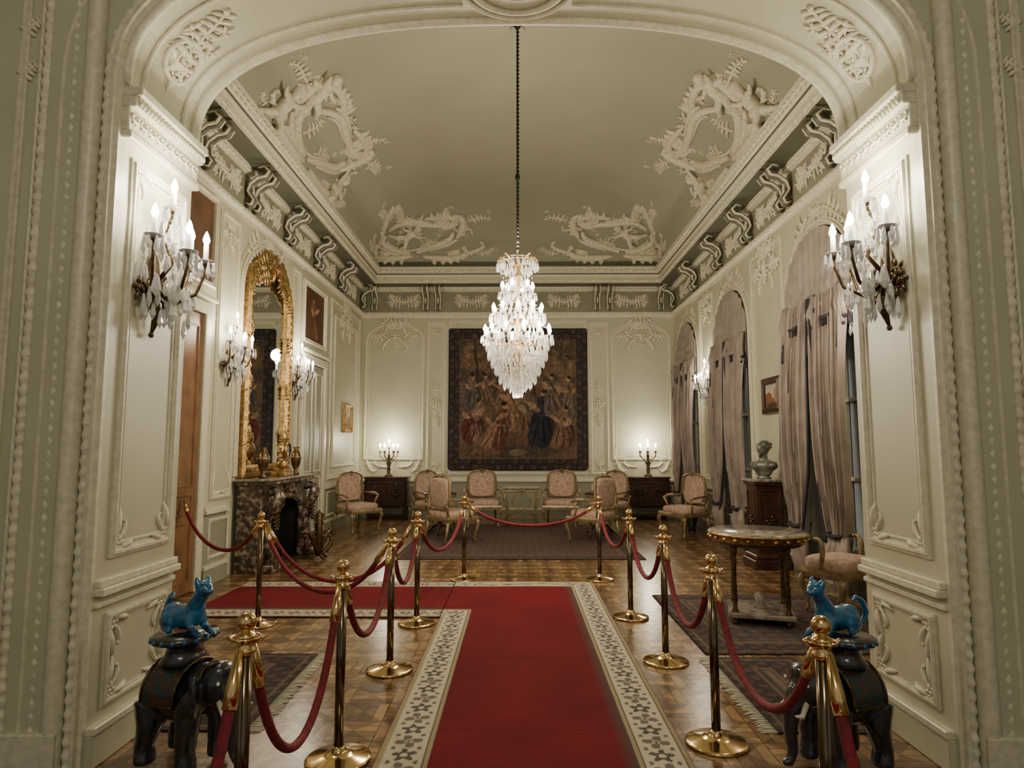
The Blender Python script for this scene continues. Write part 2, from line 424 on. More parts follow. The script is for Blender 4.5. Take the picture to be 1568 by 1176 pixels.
rect=[(-HW,YA,0),(HW,YA,0),(HW,YB,0),(-HW,YB,0)]
ZUP=(0,0,1)
b=MB()
b.sweep(rect,ZUP,[(0,4.50),(.03,4.50),(.035,4.54),(.07,4.56),(.07,4.62),(.03,4.64)],M_trim,True)
b.sweep(rect,ZUP,[(.03,4.64),(.03,5.1)],M_friz,True)
b.sweep(rect,ZUP,[(.03,5.1),(.08,5.12),(.10,5.2)],M_trim,True)
b.sweep(rect,ZUP,[(.10,5.2),(.36,5.22)],M_olive,True)
b.sweep(rect,ZUP,[(.36,5.22),(.36,5.34),(.39,5.35),(.41,5.40)],M_trim,True)
b.sweep(rect,ZUP,[(.41,5.40),(.42,5.43)],M_olive,True)
b.sweep(rect,ZUP,[(.42,5.43),(.45,5.44),(.50,5.52),(.50,5.56),(.40,5.60),(.30,5.60)],M_trim,True)
def rectpath(s,z,step=.02):
    x=HW-s; y0=YA+s;y1=YB-s; P=[(-x,y0),(-x,y1),(x,y1),(x,y0)]; o=[]
    for i in range(3):
        a=Vector((*P[i],z));c=Vector((*P[i+1],z)); n=int((c-a).length/step)
        o+=[a.lerp(c,j/n) for j in range(n)]
    return o
for s,z,r in((.48,5.47,.03),(.37,5.28,.022),(.085,5.14,.02),(.06,4.58,.022)):
    p=rectpath(s,z); b.tube(p,[r*(1+.4*sin(i*pi/3)) for i in range(len(p))],M_relief,6)
b.obj('trim_cornice')
CS0,CA,CZ0,CB=.3,1.7,5.58,1.15
b=MB()
cv=[(CS0+CA*(1-cos(a)),CZ0+CB*sin(a)) for a in [pi/2*i/14 for i in range(15)]]
b.sweep(rect,ZUP,cv,M_ceil,True,True)
b.sweep(rect,ZUP,[(CS0+.03,CZ0+.02),(CS0+.035,CZ0+.14)],M_olive,True,True)
x=HW-CS0-CA; z=CZ0+CB
b.add([(-x,YA+CS0+CA,z),(x,YA+CS0+CA,z),(x,YB-CS0-CA,z),(-x,YB-CS0-CA,z)],[(0,1,2,3)],M_ceil,False)
b.obj('ceiling')
b=MB()
for k in range(12): leaf(b,lambda u,v,h:(u,v,z-h),.06*cos(k*pi/6),7.5+.06*sin(k*pi/6),k*pi/6,.14,0,.014,M_ceil)
b.obj('trim_ceiling_rose')
def console(mb,f,u):
    w=.05
    pts=[(.05,4.70),(.12,4.68),(.15,4.74),(.11,4.80),(.07,4.86),(.10,4.96),(.20,5.04),(.30,5.06),(.34,5.12),(.28,5.19),(.2,5.17)]
    for du in(-w,w):
        mb.tube([f(u+du,z,h) for h,z in pts],[.012,.015,.016,.014,.016,.019,.02,.02,.02,.016,.012],M_relief,7)
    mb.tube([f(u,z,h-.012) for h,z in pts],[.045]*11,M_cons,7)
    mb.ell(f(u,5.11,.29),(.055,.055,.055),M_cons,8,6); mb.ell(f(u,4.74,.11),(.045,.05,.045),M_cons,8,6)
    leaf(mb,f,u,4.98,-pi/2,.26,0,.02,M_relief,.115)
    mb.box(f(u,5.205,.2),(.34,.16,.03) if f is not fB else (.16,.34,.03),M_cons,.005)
b=MB()
ys=[5.5,6.9,8.3,9.7,11.15,12.7]
for f in(fL,fR):
    for y in ys:
        for d in(-.12,.12): console(b,f,y+d)
    console(b,f,14.4)
for x in(-1.95,1.95):
    for d in(-.14,.14): console(b,fB,x+d)
for x in(-3.25,3.25): console(b,fB,x)
b.obj('trim_consoles')
b=MB()
def frieze(f,c,w):
    for sg in(-1,1):
        acanthus(b,f,c,4.86,pi/2-sg*pi/2,w*.55,sg*1.5,.022,None,5,14,.03)
        acanthus(b,f,c+sg*.05,4.88,pi/2-sg*(pi/2-.5),w*.45,-sg*2.6,.018,None,4,12,.03)
        acanthus(b,f,c+sg*w*.42,4.86,pi/2+sg*pi/2,w*.3,sg*2.5,.018,None,4,12,.03)
    rosette(b,f,c,4.87,.1,None,6,.03)
for f in(fL,fR):
    for y in [6.2,7.6,9.0,10.42,11.93,13.55]: frieze(f,y,1.0)
for x in(-2.6,2.6): frieze(fB,x,.95)
for x in(-1.05,0,1.05): frieze(fB,x,.95)
b.obj('trim_frieze')

def wallbase(f,u0,u1):
    n=nrm(f)
    for z0,z1,hh,m in((0,.18,.04,M_wains),(.18,.22,.05,M_trim),(.80,.84,.05,M_trim),(.84,.88,.03,M_trim)):
        p=[f(u0,z0,-.005),f(u1,z0,-.005),f(u1,z0,hh),f(u0,z0,hh),f(u0,z1,-.005),f(u1,z1,-.005),f(u1,z1,hh),f(u0,z1,hh)]
        b.add(p,[(0,1,2,3),(4,5,6,7),(0,1,5,4),(2,3,7,6),(1,2,6,5),(0,3,7,4)],m,False)
    b.add([f(u0,.2,.006),f(u1,.2,.006),f(u1,.82,.006),f(u0,.82,.006)],[(0,1,2,3)],M_wains,False)
def panel(f,u0,u1,v0=.98,v1=4.38,top='sq',orn=True,low=True):
    frame(b,f,u0,v0,u1,v1,.032,None,top,0,.035); frame(b,f,u0+.06,v0+.06,u1-.06,v1-.06,.010,None,top)
    if low: frame(b,f,u0,.3,u1,.72,.02,None,'sq',.006)
    if orn and u1-u0>.35:
        c=(u0+u1)/2; s=min(.34,(u1-u0)*.28)
        shell(b,f,c,v1-.12,s); acanthus(b,f,c,v1-.15,-pi/2,s*1.3,.3,s*.1)
        for sg in(-1,1): acanthus(b,f,c+sg*s*.6,v1-.16,-pi/2+sg*.6,s*1.5,sg*2,s*.1); volute(b,f,c+sg*s*.2,v1-.3,-pi/2+sg*.9,s*1.6,-sg*3,s*.08,leaves=3)
        for sg,uu in((1,u0),(-1,u1)):
            leaf(b,f,uu+sg*.03,v0+.05,pi/2,.3,-sg*.3,.02); leaf(b,f,uu+sg*.05,v0+.03,pi/2-sg*pi/2,.25,sg*.3,.02); rosette(b,f,uu+sg*.04,v0+.04,.06)
b=MB()
wallbase(fB,-HW,HW)
for sg in(-1,1):
    u0,u1=sorted((sg*3.44,sg*2.14)); panel(fB,u0,u1,1.3,4.36,'arch')
    c=(u0+u1)/2
    for s2 in(-1,1):
        leaf(b,fB,c+s2*.62,4.12,pi/2+s2*.9,.4,s2*.6,.02); 
        volute(b,fB,c+s2*.62,1.38,-pi/2-s2*.2,.62,-s2*3.0,.026,leaves=3); volute(b,fB,c+s2*.12,1.12,pi/2-s2*pi/2,.5,s2*3.6,.024,leaves=2)
    u0,u1=sorted((sg*2.02,sg*1.66)); panel(fB,u0,u1,.98,4.36,'sq',False)
    c=(u0+u1)/2; rosette(b,fB,c,2.55,.13,None,8); b.tube([fB(c+.13*cos(2*pi*i/20),2.55+.2*sin(2*pi*i/20),0) for i in range(20)],.014,M_trim,6,True)
    acanthus(b,fB,c,2.78,pi/2,.35,.5,.02); acanthus(b,fB,c,2.3,-pi/2,.35,.5,.02); shell(b,fB,c,4.1,.12); shell(b,fB,c,1.15,.12)
frame(b,fB,-1.62,.98,1.62,4.4,.035,None,'notch')
b.obj('trim_panels_back')
b=MB()
wallbase(fL,7.45,8.05); wallbase(fL,9.95,10.5); wallbase(fL,12.0,YB); wallbase(fL,YA,5.7)
panel(fL,7.6,8.08,orn=True); panel(fL,10.1,10.42,orn=False); panel(fL,12.25,14.45,orn=True); panel(fL,12.5,14.2,1.2,4.1,'sq',False,False)
b.obj('trim_panels_left')
b=MB()
path=[(8.2,1.2),(8.2,3.6)]+archtop(8.2,10.02,3.6,.75,24)[1:-1]+[(10.02,3.6),(10.02,1.2)]
b.sweep([fL(u,v,0) for u,v in path],nrm(fL),mould(.04,.05),M_trim)
path=[(u,v) for u,v in archtop(8.1,10.12,3.6,.86,24)]
b.sweep([fL(u,v,0) for u,v in path],nrm(fL),mould(.02,.03),M_trim)
shell(b,fL,9.1,4.38,.2)
for sg in(-1,1): acanthus(b,fL,9.1+sg*.25,4.42,pi/2-sg*2.0,.8,-sg*1,.025)
b.obj('trim_mirror_alcove')
b=MB()
wallbase(fR,8.45,9.9); wallbase(fR,11.6,12.7); wallbase(fR,YA,6.75); wallbase(fR,14.4,YB)
panel(fR,8.62,9.75); panel(fR,11.75,12.55); panel(fR,5.4,6.6)
for c in WIN:
    for d,w,k in((.05,.04,.05),(.16,.018,.03)):
        path=[(c-WH-d,.9 if d>.1 else 0)]+archtop(c-WH-d,c+WH+d,3.4,.75+d,24)+[(c+WH+d,.9 if d>.1 else 0)]
        b.sweep([fR(u,v,0) for u,v in path],nrm(fR),mould(w,k),M_trim)
    shell(b,fR,c,4.3,.16)
    for sg in(-1,1): acanthus(b,fR,c+sg*.2,4.36,pi/2-sg*2.0,.7,-sg*1,.022)
b.obj('trim_panels_right')

# ------------------------------------------------------------------ cove reliefs
def cherub(m):
    q=MB()
    q.ell((0,0,.0),(.085,.075,.12),m); q.ell((0,0,-.1),(.09,.08,.08),m); q.ell((0,0,.21),(.072,.075,.08),m,12,9)
    q.ell((0,-.07,.2),(.016,.02,.016),m); q.ell((0,.01,.255),(.08,.08,.055),m); q.tube([(0,0,.08),(0,0,.16)],.04,m)
    q.tube([(.07,0,.08),(.15,-.04,.14),(.2,-.06,.26)],[.038,.03,.02],m); q.tube([(-.07,0,.08),(-.16,-.04,.02),(-.26,-.05,.06)],[.038,.03,.02],m)
    q.tube([(.045,0,-.13),(.1,-.09,-.22),(.08,-.03,-.38),(.1,-.07,-.42)],[.06,.052,.032,.022],m)
    q.tube([(-.045,0,-.13),(-.14,-.06,-.2),(-.24,-.02,-.3),(-.29,-.04,-.31)],[.06,.05,.032,.022],m)
    for s in(-1,1):
        for k in range(3): q.tube([(s*.04,.05,.08),(s*(.16+.05*k),.08,.2-.06*k),(s*(.26+.03*k),.06,.16-.1*k)],[.02,.035,.01],m)
    return organic(q,.014,m,3)
CH=cherub(M_relief)
def covemap(side):
    def f(u,v,h):
        a=v/1.42; s=CS0+CA*(1-cos(a)); z=CZ0+CB*sin(a)
        ns,nz=cos(a)/CA,-sin(a)/CB; l=math.hypot(ns,nz); s+=ns/l*h; z+=nz/l*h
        if side=='B':
            lim=HW-s
            if abs(u)>lim: return (math.copysign(lim,u),YB-s-(abs(u)-lim),z)
            return (u,YB-s,z)
        return ((-HW+s) if side=='L' else (HW-s),u,z)
    return f
def place_cherub(mb,f,u,v,S,mir=1,tilt=0):
    o=Vector(f(u,v,.06)); e=.01
    U=(Vector(f(u+e,v,.06))-o).normalized(); V=(Vector(f(u,v+e,.06))-o).normalized(); W=(Vector(f(u,v,.06+e))-o).normalized()
    B=Matrix((U,-W,V)).transposed().to_4x4()
    mb.M=Matrix.Translation(o)@B@Matrix.Rotation(tilt,4,'Y')@Matrix.Diagonal((S*mir,S,S,1)); mb.merge(CH); mb.M=Matrix.Identity(4)
def cartouche(f0,c,w,name,mir,figs,v0=.8,S=1.0):
    """loose asymmetric rococo cartouche: open C-scroll frame, rocaille, flower sprays, putti"""
    b=MB(); f=lambda x,y,h:f0(c+mir*x*w,max(.06,v0+y*S),h)
    def kid(t,k): 
        return (.64*k*cos(t)*(1+.12*cos(2*t+.6))+.04*sin(3*t), .37*k*sin(t)*(1+.14*cos(3*t))+ .09*cos(t))
    def arcseg(k,t0,t1,r,n=26):
        P=[kid(t0+(t1-t0)*i/n,k) for i in range(n+1)]
        b.tube([f(x,y,.02) for x,y in P],[r*(.5+.8*sin(pi*(.08+.84*i/n))) for i in range(n+1)],M_relief,7)
    # open interrupted frame
    arcseg(1.0,.35,2.5,.06); arcseg(.98,2.75,4.4,.065); arcseg(1.03,4.6,6.35,.062)
    arcseg(.82,.9,2.2,.022); arcseg(.82,3.1,5.6,.022)
    arcseg(1.18,1.1,2.1,.035); arcseg(1.2,3.3,4.3,.04); arcseg(1.22,5.0,6.0,.04)
    volute(b,f,-.1,-.50,pi+.25,1.35,-3.4,.075,leaves=6); volute(b,f,.1,-.52,-.2,1.35,3.2,.075,leaves=6)
    volute(b,f,-.78,-.15,pi/2+.45,.95,-3.4,.062,leaves=5); volute(b,f,.80,-.05,pi/2-.45,.9,3.2,.065,leaves=5)
    volute(b,f,-.15,.42,pi-.35,.95,3.2,.055,leaves=5); volute(b,f,.2,.46,.25,.95,-3.0,.06,leaves=5)
    volute(b,f,.9,-.45,.2,.75,3.2,.045,leaves=4); volute(b,f,-.9,-.42,pi-.2,.65,-3.2,.04,leaves=4)
    for i in range(10):
        a=.1+.16*i; leaf(b,f,.50,.20,a,.40+.12*sin(i*1.3),.5,.045)
    for i in range(7):
        a=pi/2+.2+.2*i; leaf(b,f,-.25,.38,a-.7,.22+.05*sin(i*2),.3,.035)
    for i in range(9): leaf(b,f,-.58,-.32,pi+.1+.17*i,.3,.5,.038); leaf(b,f,.6,-.4,-1.3+.17*i,.28,.4,.036)
    for i in range(14):
        t=i/13; x=-1.0+2.1*t; y=.42-.22*(2*t-1)**2+.10*sin(t*5.5)+.03*sin(i*2.1); rosette(b,f,x,y,.07+.025*(i%3==0),None,5,.01)
        leaf(b,f,x,y,R()*6.28,.14,.6,.026); leaf(b,f,x,y,R()*6.28,.14,-.6,.026)
    for (x,y,a,L,cu) in((1.05,.40,.5,.6,-1.2),(-1.05,.22,pi-.2,.5,1.1),(1.2,-.45,.1,.5,1.0),(-1.1,-.48,pi-.1,.45,-1.0),(.55,.5,.9,.4,1.0)):
        acanthus(b,f,x,y,a,L,cu,.026,None,6,18,0,.24)
        for k in range(4): rosette(b,f,x+L*.24*k*cos(a)+.06*sin(k*3),y+L*.24*k*sin(a)+.06*cos(k*2),.06,None,5)
    for i in range(7): rosette(b,f,.20+.06*i,-.05-.14*sin(i*.8)+.02*i,.06,None,5)
    acanthus(b,f,-.4,-.2,.9,.5,1.2,.025,None,5); acanthus(b,f,.05,-.25,.6,.5,-1,.022,None,5)
    for (x,y,s,mr,tl) in figs: place_cherub(b,f0,c+mir*x*w,v0+y*S,s,mr*mir,tl*mir)
    b.obj(name)
cartouche(covemap('B'),-2.25,1.12,'trim_cove_relief_1',1,[(-.12,.06,1.1,1,.9)],.84,1.0)
cartouche(covemap('B'),2.25,1.12,'trim_cove_relief_2',-1,[(-.12,.06,1.1,1,.9)],.84,1.0)
for sd,nm in(('L','trim_cove_relief_3'),('R','trim_cove_relief_4')):
    cartouche(covemap(sd),9.5,1.28,nm,1,[(-1.05,-.2,1.3,1,.2),(-.8,.32,1.15,-1,-.3),(1.0,-.32,1.25,-1,.4)],.84,1.08)

# ------------------------------------------------------------------ painted grids
def s2l(c): 
    c=np.clip(c,0,1); return np.where(c<.04045,c/12.92,((c+.055)/1.055)**2.4)
def vnoise(U,V,s,seed):
    rs=np.random.RandomState(seed); G=rs.rand(128,128); x=U*s+1000;y=V*s+1000
    xi=np.floor(x).astype(int);yi=np.floor(y).astype(int);fx=x-xi;fy=y-yi;fx=fx*fx*(3-2*fx);fy=fy*fy*(3-2*fy)
    g=lambda a,b:G[a%128,b%128]
    return (g(xi,yi)*(1-fx)+g(xi+1,yi)*fx)*(1-fy)+(g(xi,yi+1)*(1-fx)+g(xi+1,yi+1)*fx)*fy
def pgrid(name,us,vs_,f,fn,m,skirt=None):
    nu,nv=len(us),len(vs_); U,V=np.meshgrid(us,vs_); col=fn(U,V).reshape(-1,3)
    verts=[f(u,v) for v in vs_ for u in us]
    faces=[(j*nu+i,j*nu+i+1,(j+1)*nu+i+1,(j+1)*nu+i) for j in range(nv-1) for i in range(nu-1)]
    if skirt is not None:
        ring=[i for i in range(nu)]+[j*nu+nu-1 for j in range(1,nv)]+[(nv-1)*nu+i for i in range(nu-2,-1,-1)]+[j*nu for j in range(nv-2,0,-1)]
        o=len(verts); verts+=[skirt(verts[i]) for i in ring]; col=np.vstack([col,col[ring]*.6]); n=len(ring)
        faces+=[(ring[k],ring[(k+1)%n],o+(k+1)%n,o+k) for k in range(n)]
    me=bpy.data.meshes.new(name); me.from_pydata(verts,[],faces); me.materials.append(m)
    a=me.color_attributes.new('Col','FLOAT_COLOR','POINT')
    c4=np.ones((len(verts),4),np.float32); c4[:,:3]=s2l(col); a.data.foreach_set('color',c4.ravel())
    me.polygons.foreach_set('use_smooth',[True]*len(faces)); me.update()
    o=bpy.data.objects.new(name,me); sc.collection.objects.link(o); return o
def mixm(C,mask,col,al=1):
    mk=(mask*al)[...,None]; return C*(1-mk)+np.array(col)*mk
def el(U,V,cx,cy,rx,ry,rot=0,soft=.15):
    x=U-cx;y=V-cy;c,s=cos(rot),sin(rot); X=(x*c+y*s)/rx;Y=(-x*s+y*c)/ry; d=np.sqrt(X*X+Y*Y)
    return np.clip((1-d)/soft+.5,0,1)
def figure(C,U,V,x,y,h,robe,robe2,lean=0,facing=1,skin=(.60,.47,.37)):
    w=h*.2
    C=mixm(C,el(U,V,x+w*.1,y+h*.27,w*1.12,h*.34,lean),(.20,.16,.14),.8)
    C=mixm(C,el(U,V,x,y+h*.25,w*1.0,h*.32,lean),robe)
    C=mixm(C,el(U,V,x+w*.5*facing,y+h*.16,w*.6,h*.24,lean+.3*facing),robe2)
    for k in range(6):
        C=mixm(C,el(U,V,x+w*(-.75+.3*k),y+h*(.18+.04*(k%3)),w*.07,h*(.16+.05*(k%2)),lean-.3+.13*k),tuple(c*(.55 if k%2 else 1.25) for c in robe),.75)
    C=mixm(C,el(U,V,x-lean*h*.4,y+h*.6,w*.62,h*.17,lean),robe2)
    C=mixm(C,el(U,V,x-lean*h*.4+w*.15,y+h*.6,w*.1,h*.15,lean+.4),tuple(c*.55 for c in robe2),.8)
    C=mixm(C,el(U,V,x-lean*h*.4-w*.25,y+h*.62,w*.08,h*.13,lean-.3),tuple(c*1.2 for c in robe2),.7)
    C=mixm(C,el(U,V,x+facing*w*.8,y+h*.62,w*.8,h*.045,facing*.5),skin)
    C=mixm(C,el(U,V,x-facing*w*.6,y+h*.55,w*.5,h*.045,-facing*.9),skin)
    C=mixm(C,el(U,V,x-lean*h*.55,y+h*.83,h*.05,h*.065),skin)
    C=mixm(C,el(U,V,x-lean*h*.55-facing*h*.02,y+h*.88,h*.052,h*.04),(.22,.15,.1))
    return C
def tap(U0,V0):
    U=U0+.022*(vnoise(U0,V0,16,61)-.5)+.010*(vnoise(U0,V0,40,62)-.5); V=V0+.022*(vnoise(U0,V0,16,63)-.5)+.010*(vnoise(U0,V0,40,64)-.5)
    n=vnoise(U,V,9,1)*.5+vnoise(U,V,24,2)*.3+vnoise(U,V,70,3)*.2
    C=np.stack([.40+.22*(n-.5),.33+.19*(n-.5),.275+.17*(n-.5)],-1)
    t=np.clip((vnoise(U,V,14,5)-.5)*8,0,1)*(V>.55); C=mixm(C,t,(.29,.255,.23),.8)
    C=mixm(C,el(U,V,.26,.80,.17,.11,0,.5),(.50,.38,.295),.8); C=mixm(C,el(U,V,.76,.72,.16,.18,0,.5),(.46,.365,.285),.7)
    C=mixm(C,el(U,V,.50,.63,.10,.12,0,.6),(.47,.40,.34),.5)
    for x in(.20,.36,.47,.60): C=mixm(C,el(U,V,x,.72,.012,.22,.05),(.24,.20,.175),.9)
    for x in(.78,.87): C=mixm(C,el(U,V,x,.62,.018,.28),(.47,.40,.33),.7)
    for (x,y) in((.72,.84),(.8,.86),(.87,.83)): C=mixm(C,el(U,V,x,y,.035,.05),(.31,.27,.23),.7)
    t=np.clip((vnoise(U,V,30,6)-.5)*8,0,1)*(V>.60); C=mixm(C,t,(.27,.26,.22),.6)
    C=mixm(C,(V<.3).astype(float),(.42,.32,.25),.5); C=mixm(C,el(U,V,.5,.13,.36,.04,0,.5),(.27,.245,.23),.7)
    C=figure(C,U,V,.17,.44,.26,(.32,.31,.33),(.44,.38,.33),0,1)
    C=figure(C,U,V,.28,.46,.24,(.40,.33,.27),(.47,.36,.30),.1,1)
    C=figure(C,U,V,.39,.44,.24,(.42,.32,.27),(.45,.38,.33),0,-1)
    C=figure(C,U,V,.17,.20,.33,(.38,.20,.20),(.49,.38,.35),-.25,1)
    C=figure(C,U,V,.47,.28,.36,(.51,.40,.31),(.53,.40,.33),.1,-1)
    C=figure(C,U,V,.33,.15,.36,(.55,.42,.34),(.40,.26,.22),-.40,1)
    C=figure(C,U,V,.57,.24,.34,(.44,.33,.28),(.39,.36,.34),.15,1)
    C=figure(C,U,V,.67,.19,.42,(.16,.17,.21),(.20,.20,.25),-.05,-1)
    C=figure(C,U,V,.76,.40,.30,(.43,.36,.30),(.36,.33,.33),.1,-1)
    C=figure(C,U,V,.86,.37,.32,(.38,.34,.31),(.46,.37,.31),.0,-1)
    C=figure(C,U,V,.82,.16,.32,(.42,.30,.25),(.48,.38,.31),-.1,-1)
    C=mixm(C,el(U,V,.5,.12,.06,.025),(.46,.40,.34)); C=mixm(C,el(U,V,.27,.13,.1,.025),(.43,.34,.28))
    U,V=U0,V0
    d=np.minimum(np.minimum(U,1-U),np.minimum(V,1-V))
    bd=(d<.085).astype(float); C=mixm(C,bd,(.21,.19,.205))
    k=(np.sin(U*75)*np.sin(V*75)+.9*(vnoise(U,V,45,8)-.5))
    C=mixm(C,bd*np.clip((k-.3)*5,0,1),(.36,.30,.25),.7); C=mixm(C,bd*np.clip((-.45-k)*5,0,1),(.32,.22,.20),.6)
    C=mixm(C,((d>.078)&(d<.088)).astype(float),(.38,.32,.26)); C=mixm(C,(d<.008).astype(float),(.17,.15,.17))
    g=C.mean(-1,keepdims=True); C=g+(C-g)*.88
    n2=vnoise(U,V,150,9)*.6+vnoise(U,V,60,10)*.4; return C*(.64+.62*n2[...,None])
def ftap(u,v):
    x=-1.56+3.13*u; z=1.05+3.2*v
    d=.04; cu=min(u,1-u)*3.13; cvv=min(v,1-v)*3.2
    if cu+cvv<d:
        k=(d-cu-cvv)/2; x+=k if u<.5 else -k; z+=k if v<.5 else -k
    return (x,YB-.05+.004*sin(u*30),z)
pgrid('wall_tapestry',np.linspace(0,1,330),np.linspace(0,1,330),ftap,tap,M_text,lambda p:(p[0],YB-.004,p[2]))

def portrait(U,V):
    n=vnoise(U,V,6,11); C=np.stack([.25+.15*n,.16+.08*n,.11+.05*n],-1)
    C=figure(C,U,V,.5,.12,.8,(.35,.19,.14),(.46,.31,.23),.1,1,(.64,.49,.38)); C=mixm(C,el(U,V,.25,.3,.2,.25,.4),(.32,.22,.15),.8)
    return C
def landscape(U,V):
    n=vnoise(U,V,8,12); C=np.stack([.62+.1*n,.60+.1*n,.54+.08*n],-1)
    C=mixm(C,(V<.42).astype(float),(.42,.36,.27)); C=mixm(C,el(U,V,.3,.5,.12,.25),(.60,.47,.34)); C=mixm(C,el(U,V,.72,.45,.2,.16),(.50,.34,.25)); C=mixm(C,el(U,V,.5,.2,.3,.08),(.28,.22,.16))
    return C
def still(U,V):
    n=vnoise(U,V,5,13); C=np.stack([.31+.12*n,.235+.08*n,.18+.05*n],-1); C=mixm(C,el(U,V,.5,.45,.3,.25,.3),(.38,.29,.23)); return C
def picture(name,f,u0,u1,v0,v1,fn,fm,fw=.05,h0=.03):
    b=MB()
    b.sweep([f(u,v,.0) for u,v in((u0,v0),(u1,v0),(u1,v1),(u0,v1))],nrm(f),[(-fw,.004),(-fw,.05),(-.5*fw,.07),(.2*fw,.04),(.5*fw,.05),(fw*.6,.02)],fm,True)
    o=b.obj(name)
    g=pgrid('canvas',np.linspace(0,1,60),np.linspace(0,1,60),lambda u,v:f(u0+(u1-u0)*u,v0+(v1-v0)*v,.022),lambda U,V:fn(U,V),M_paint)
    g.parent=o
picture('overdoor_painting',fL,10.6,11.75,3.35,4.3,portrait,M_trim,.05)
picture('overdoor_painting',fL,6.35,7.38,3.42,4.42,still,M_trim,.04)
picture('framed_landscape',fR,8.78,9.38,2.06,2.5,landscape,M_wood,.06)
picture('framed_print',fL,13.25,13.8,1.9,2.4,landscape,M_gold,.04)

# ------------------------------------------------------------------ carpets
CX0,CX1=-.71,.86; BW=.27; CY1=7.72; AY0=6.16
def border(C,t,s):
    inb=((t>0)&(t<BW)).astype(float)
    C=mixm(C,inb,(.72,.69,.60))
    per=.30; x=(s%per)-per/2; y=t-BW/2; gc=(.30,.28,.28)
    r=np.sqrt(x*x+y*y); th=np.arctan2(y,x)
    fl=(r<.052*(1+.32*np.cos(5*th+.6)))&(r>.020); C=mixm(C,inb*fl,gc,.95)
    x2=((s+per/2)%per)-per/2
    r2=np.sqrt(x2*x2+(y*1.0)**2); th2=np.arctan2(y,x2)
    C=mixm(C,inb*((r2<.075*np.abs(np.cos(2*th2+.5))**.6)&(r2>.02)&(np.abs(y)<.085)),(.38,.36,.34),.9)
    C=mixm(C,inb*(r2<.013),(.42,.28,.26),.9)
    for sg in(-1,1):
        for dx in(-.075,.075):
            q=((x+dx)**2+(y-.068*sg)**2*1.6)<.017**2; C=mixm(C,inb*q,(.36,.32,.30),.9)
    for e in(.0,BW-.03): C=mixm(C,((t>e)&(t<e+.03)).astype(float),(.58,.53,.42))
    for e in(.03,BW-.036,BW-.006,0): C=mixm(C,((t>e)&(t<e+.007)).astype(float),(.30,.25,.23))
    return C
def carpet_col(X,Y):
    n=vnoise(X,Y,3,31)*.6+vnoise(X,Y,60,32)*.4
    C=np.stack([.335+.10*n,.055+.03*n,.085+.03*n],-1)
    seam=(np.abs(Y-2.9)<.006)|(np.abs(Y-3.75)<.004)|(np.abs(Y-5.0)<.006)|(np.abs(Y-6.5)<.005)
    C=mixm(C,seam.astype(float),(.20,.03,.05),.5)
    tr=np.where(Y<=CY1,CX1-X,9); C=border(C,tr,Y)
    tf=CY1-Y; C=np.where(((tf<BW)&(tf>0)&((CX1-X)>tf))[...,None]&(X<CX1)[...,None],border(C,tf,X),C) 
    tl=X-CX0; inm=(Y<AY0+BW); C=np.where((inm&(tl<BW)&(tl>=0)&((Y-AY0)<(tl)))[...,None],border(C,tl,Y),C)
    ta=Y-AY0; C=np.where(((ta<BW)&(ta>=0)&(tl<=ta+.0))[...,None],border(C,ta,X),C)
    return C
fine=lambda a,c,d:list(np.arange(a,c,d))
zc=lambda x,y:.006+.004*sin(x*5+y*3)*sin(y*7.3)*.5+.003*math.exp(-((y-2.9-.1*sin(x*4))/.05)**2)+.003*math.exp(-((y-4.3+.15*x)/.06)**2)
us=np.array(fine(CX0,CX0+BW,.0075)+list(np.linspace(CX0+BW,CX1-BW,14))[:-1]+fine(CX1-BW,CX1,.0075)+[CX1])
vs_=np.array(fine(-.8,CY1,.0095)+[CY1])
pgrid('red_runner_carpet',us,vs_,lambda u,v:(u,v,.012+zc(u,v)),carpet_col,M_carp,lambda p:(p[0],p[1],.001))
us=np.arange(-3.1,CX0+.001,.014); vs_=np.array(fine(AY0,AY0+BW,.0085)+list(np.linspace(AY0+BW,CY1-BW,10))[:-1]+fine(CY1-BW,CY1,.0085)+[CY1])
pgrid('red_side_carpet',us,vs_,lambda u,v:(u,v,.011+zc(u,v)*.5),lambda X,Y:carpet_col(X-1e-6,Y),M_carp,lambda p:(p[0],p[1],.001))
def rugcol(x0,x1,y0,y1,base,seed):
    def fn(X,Y):
        n=vnoise(X,Y,30,seed)*.6+vnoise(X,Y,70,seed+1)*.4
        C=np.stack([base[0]+.12*(n-.5),base[1]+.1*(n-.5),base[2]+.1*(n-.5)],-1)
        k=np.sin(X*26)*np.sin(Y*26)+.8*(vnoise(X,Y,16,seed+2)-.5)
        C=mixm(C,(k>.4).astype(float),(.40,.28,.25),.6); C=mixm(C,(k<-.5).astype(float),(.42,.37,.31),.55)
        d=np.minimum(np.minimum(X-x0,x1-X),np.minimum(Y-y0,y1-Y))
        bd=(d<.26).astype(float); C=mixm(C,bd,(.20,.18,.19),.7)
        k2=np.sin(X*42)*np.sin(Y*42); C=mixm(C,bd*(k2>.25),(.40,.31,.27),.6)
        for e in(.05,.24,.29): C=mixm(C,((d>e)&(d<e+.02)).astype(float),(.45,.39,.32),.8)
        return C
    return fn
def rug(name,x0,x1,y0,y1,base,seed,fr=None):
    o=pgrid(name,np.arange(x0,x1+.001,.02),np.arange(y0,y1+.001,.02),lambda u,v:(u,v,.010+.001*sin(u*9+v*5)),rugcol(x0,x1,y0,y1,base,seed),M_carp,lambda p:(p[0],p[1],.001))
    if fr:
        b=MB(); 
        X=x0 if fr<0 else x1; y=y0
        while y<y1:
            b.tube([(X,y,.009),(X+fr*.05,y+.01*R(),.008),(X+fr*(.08+.02*R()),y+.03*(R()-.5),.005)],[.005,.005,.003],M_trim,4); y+=.025
        g=b.obj('fringe'); g.parent=o
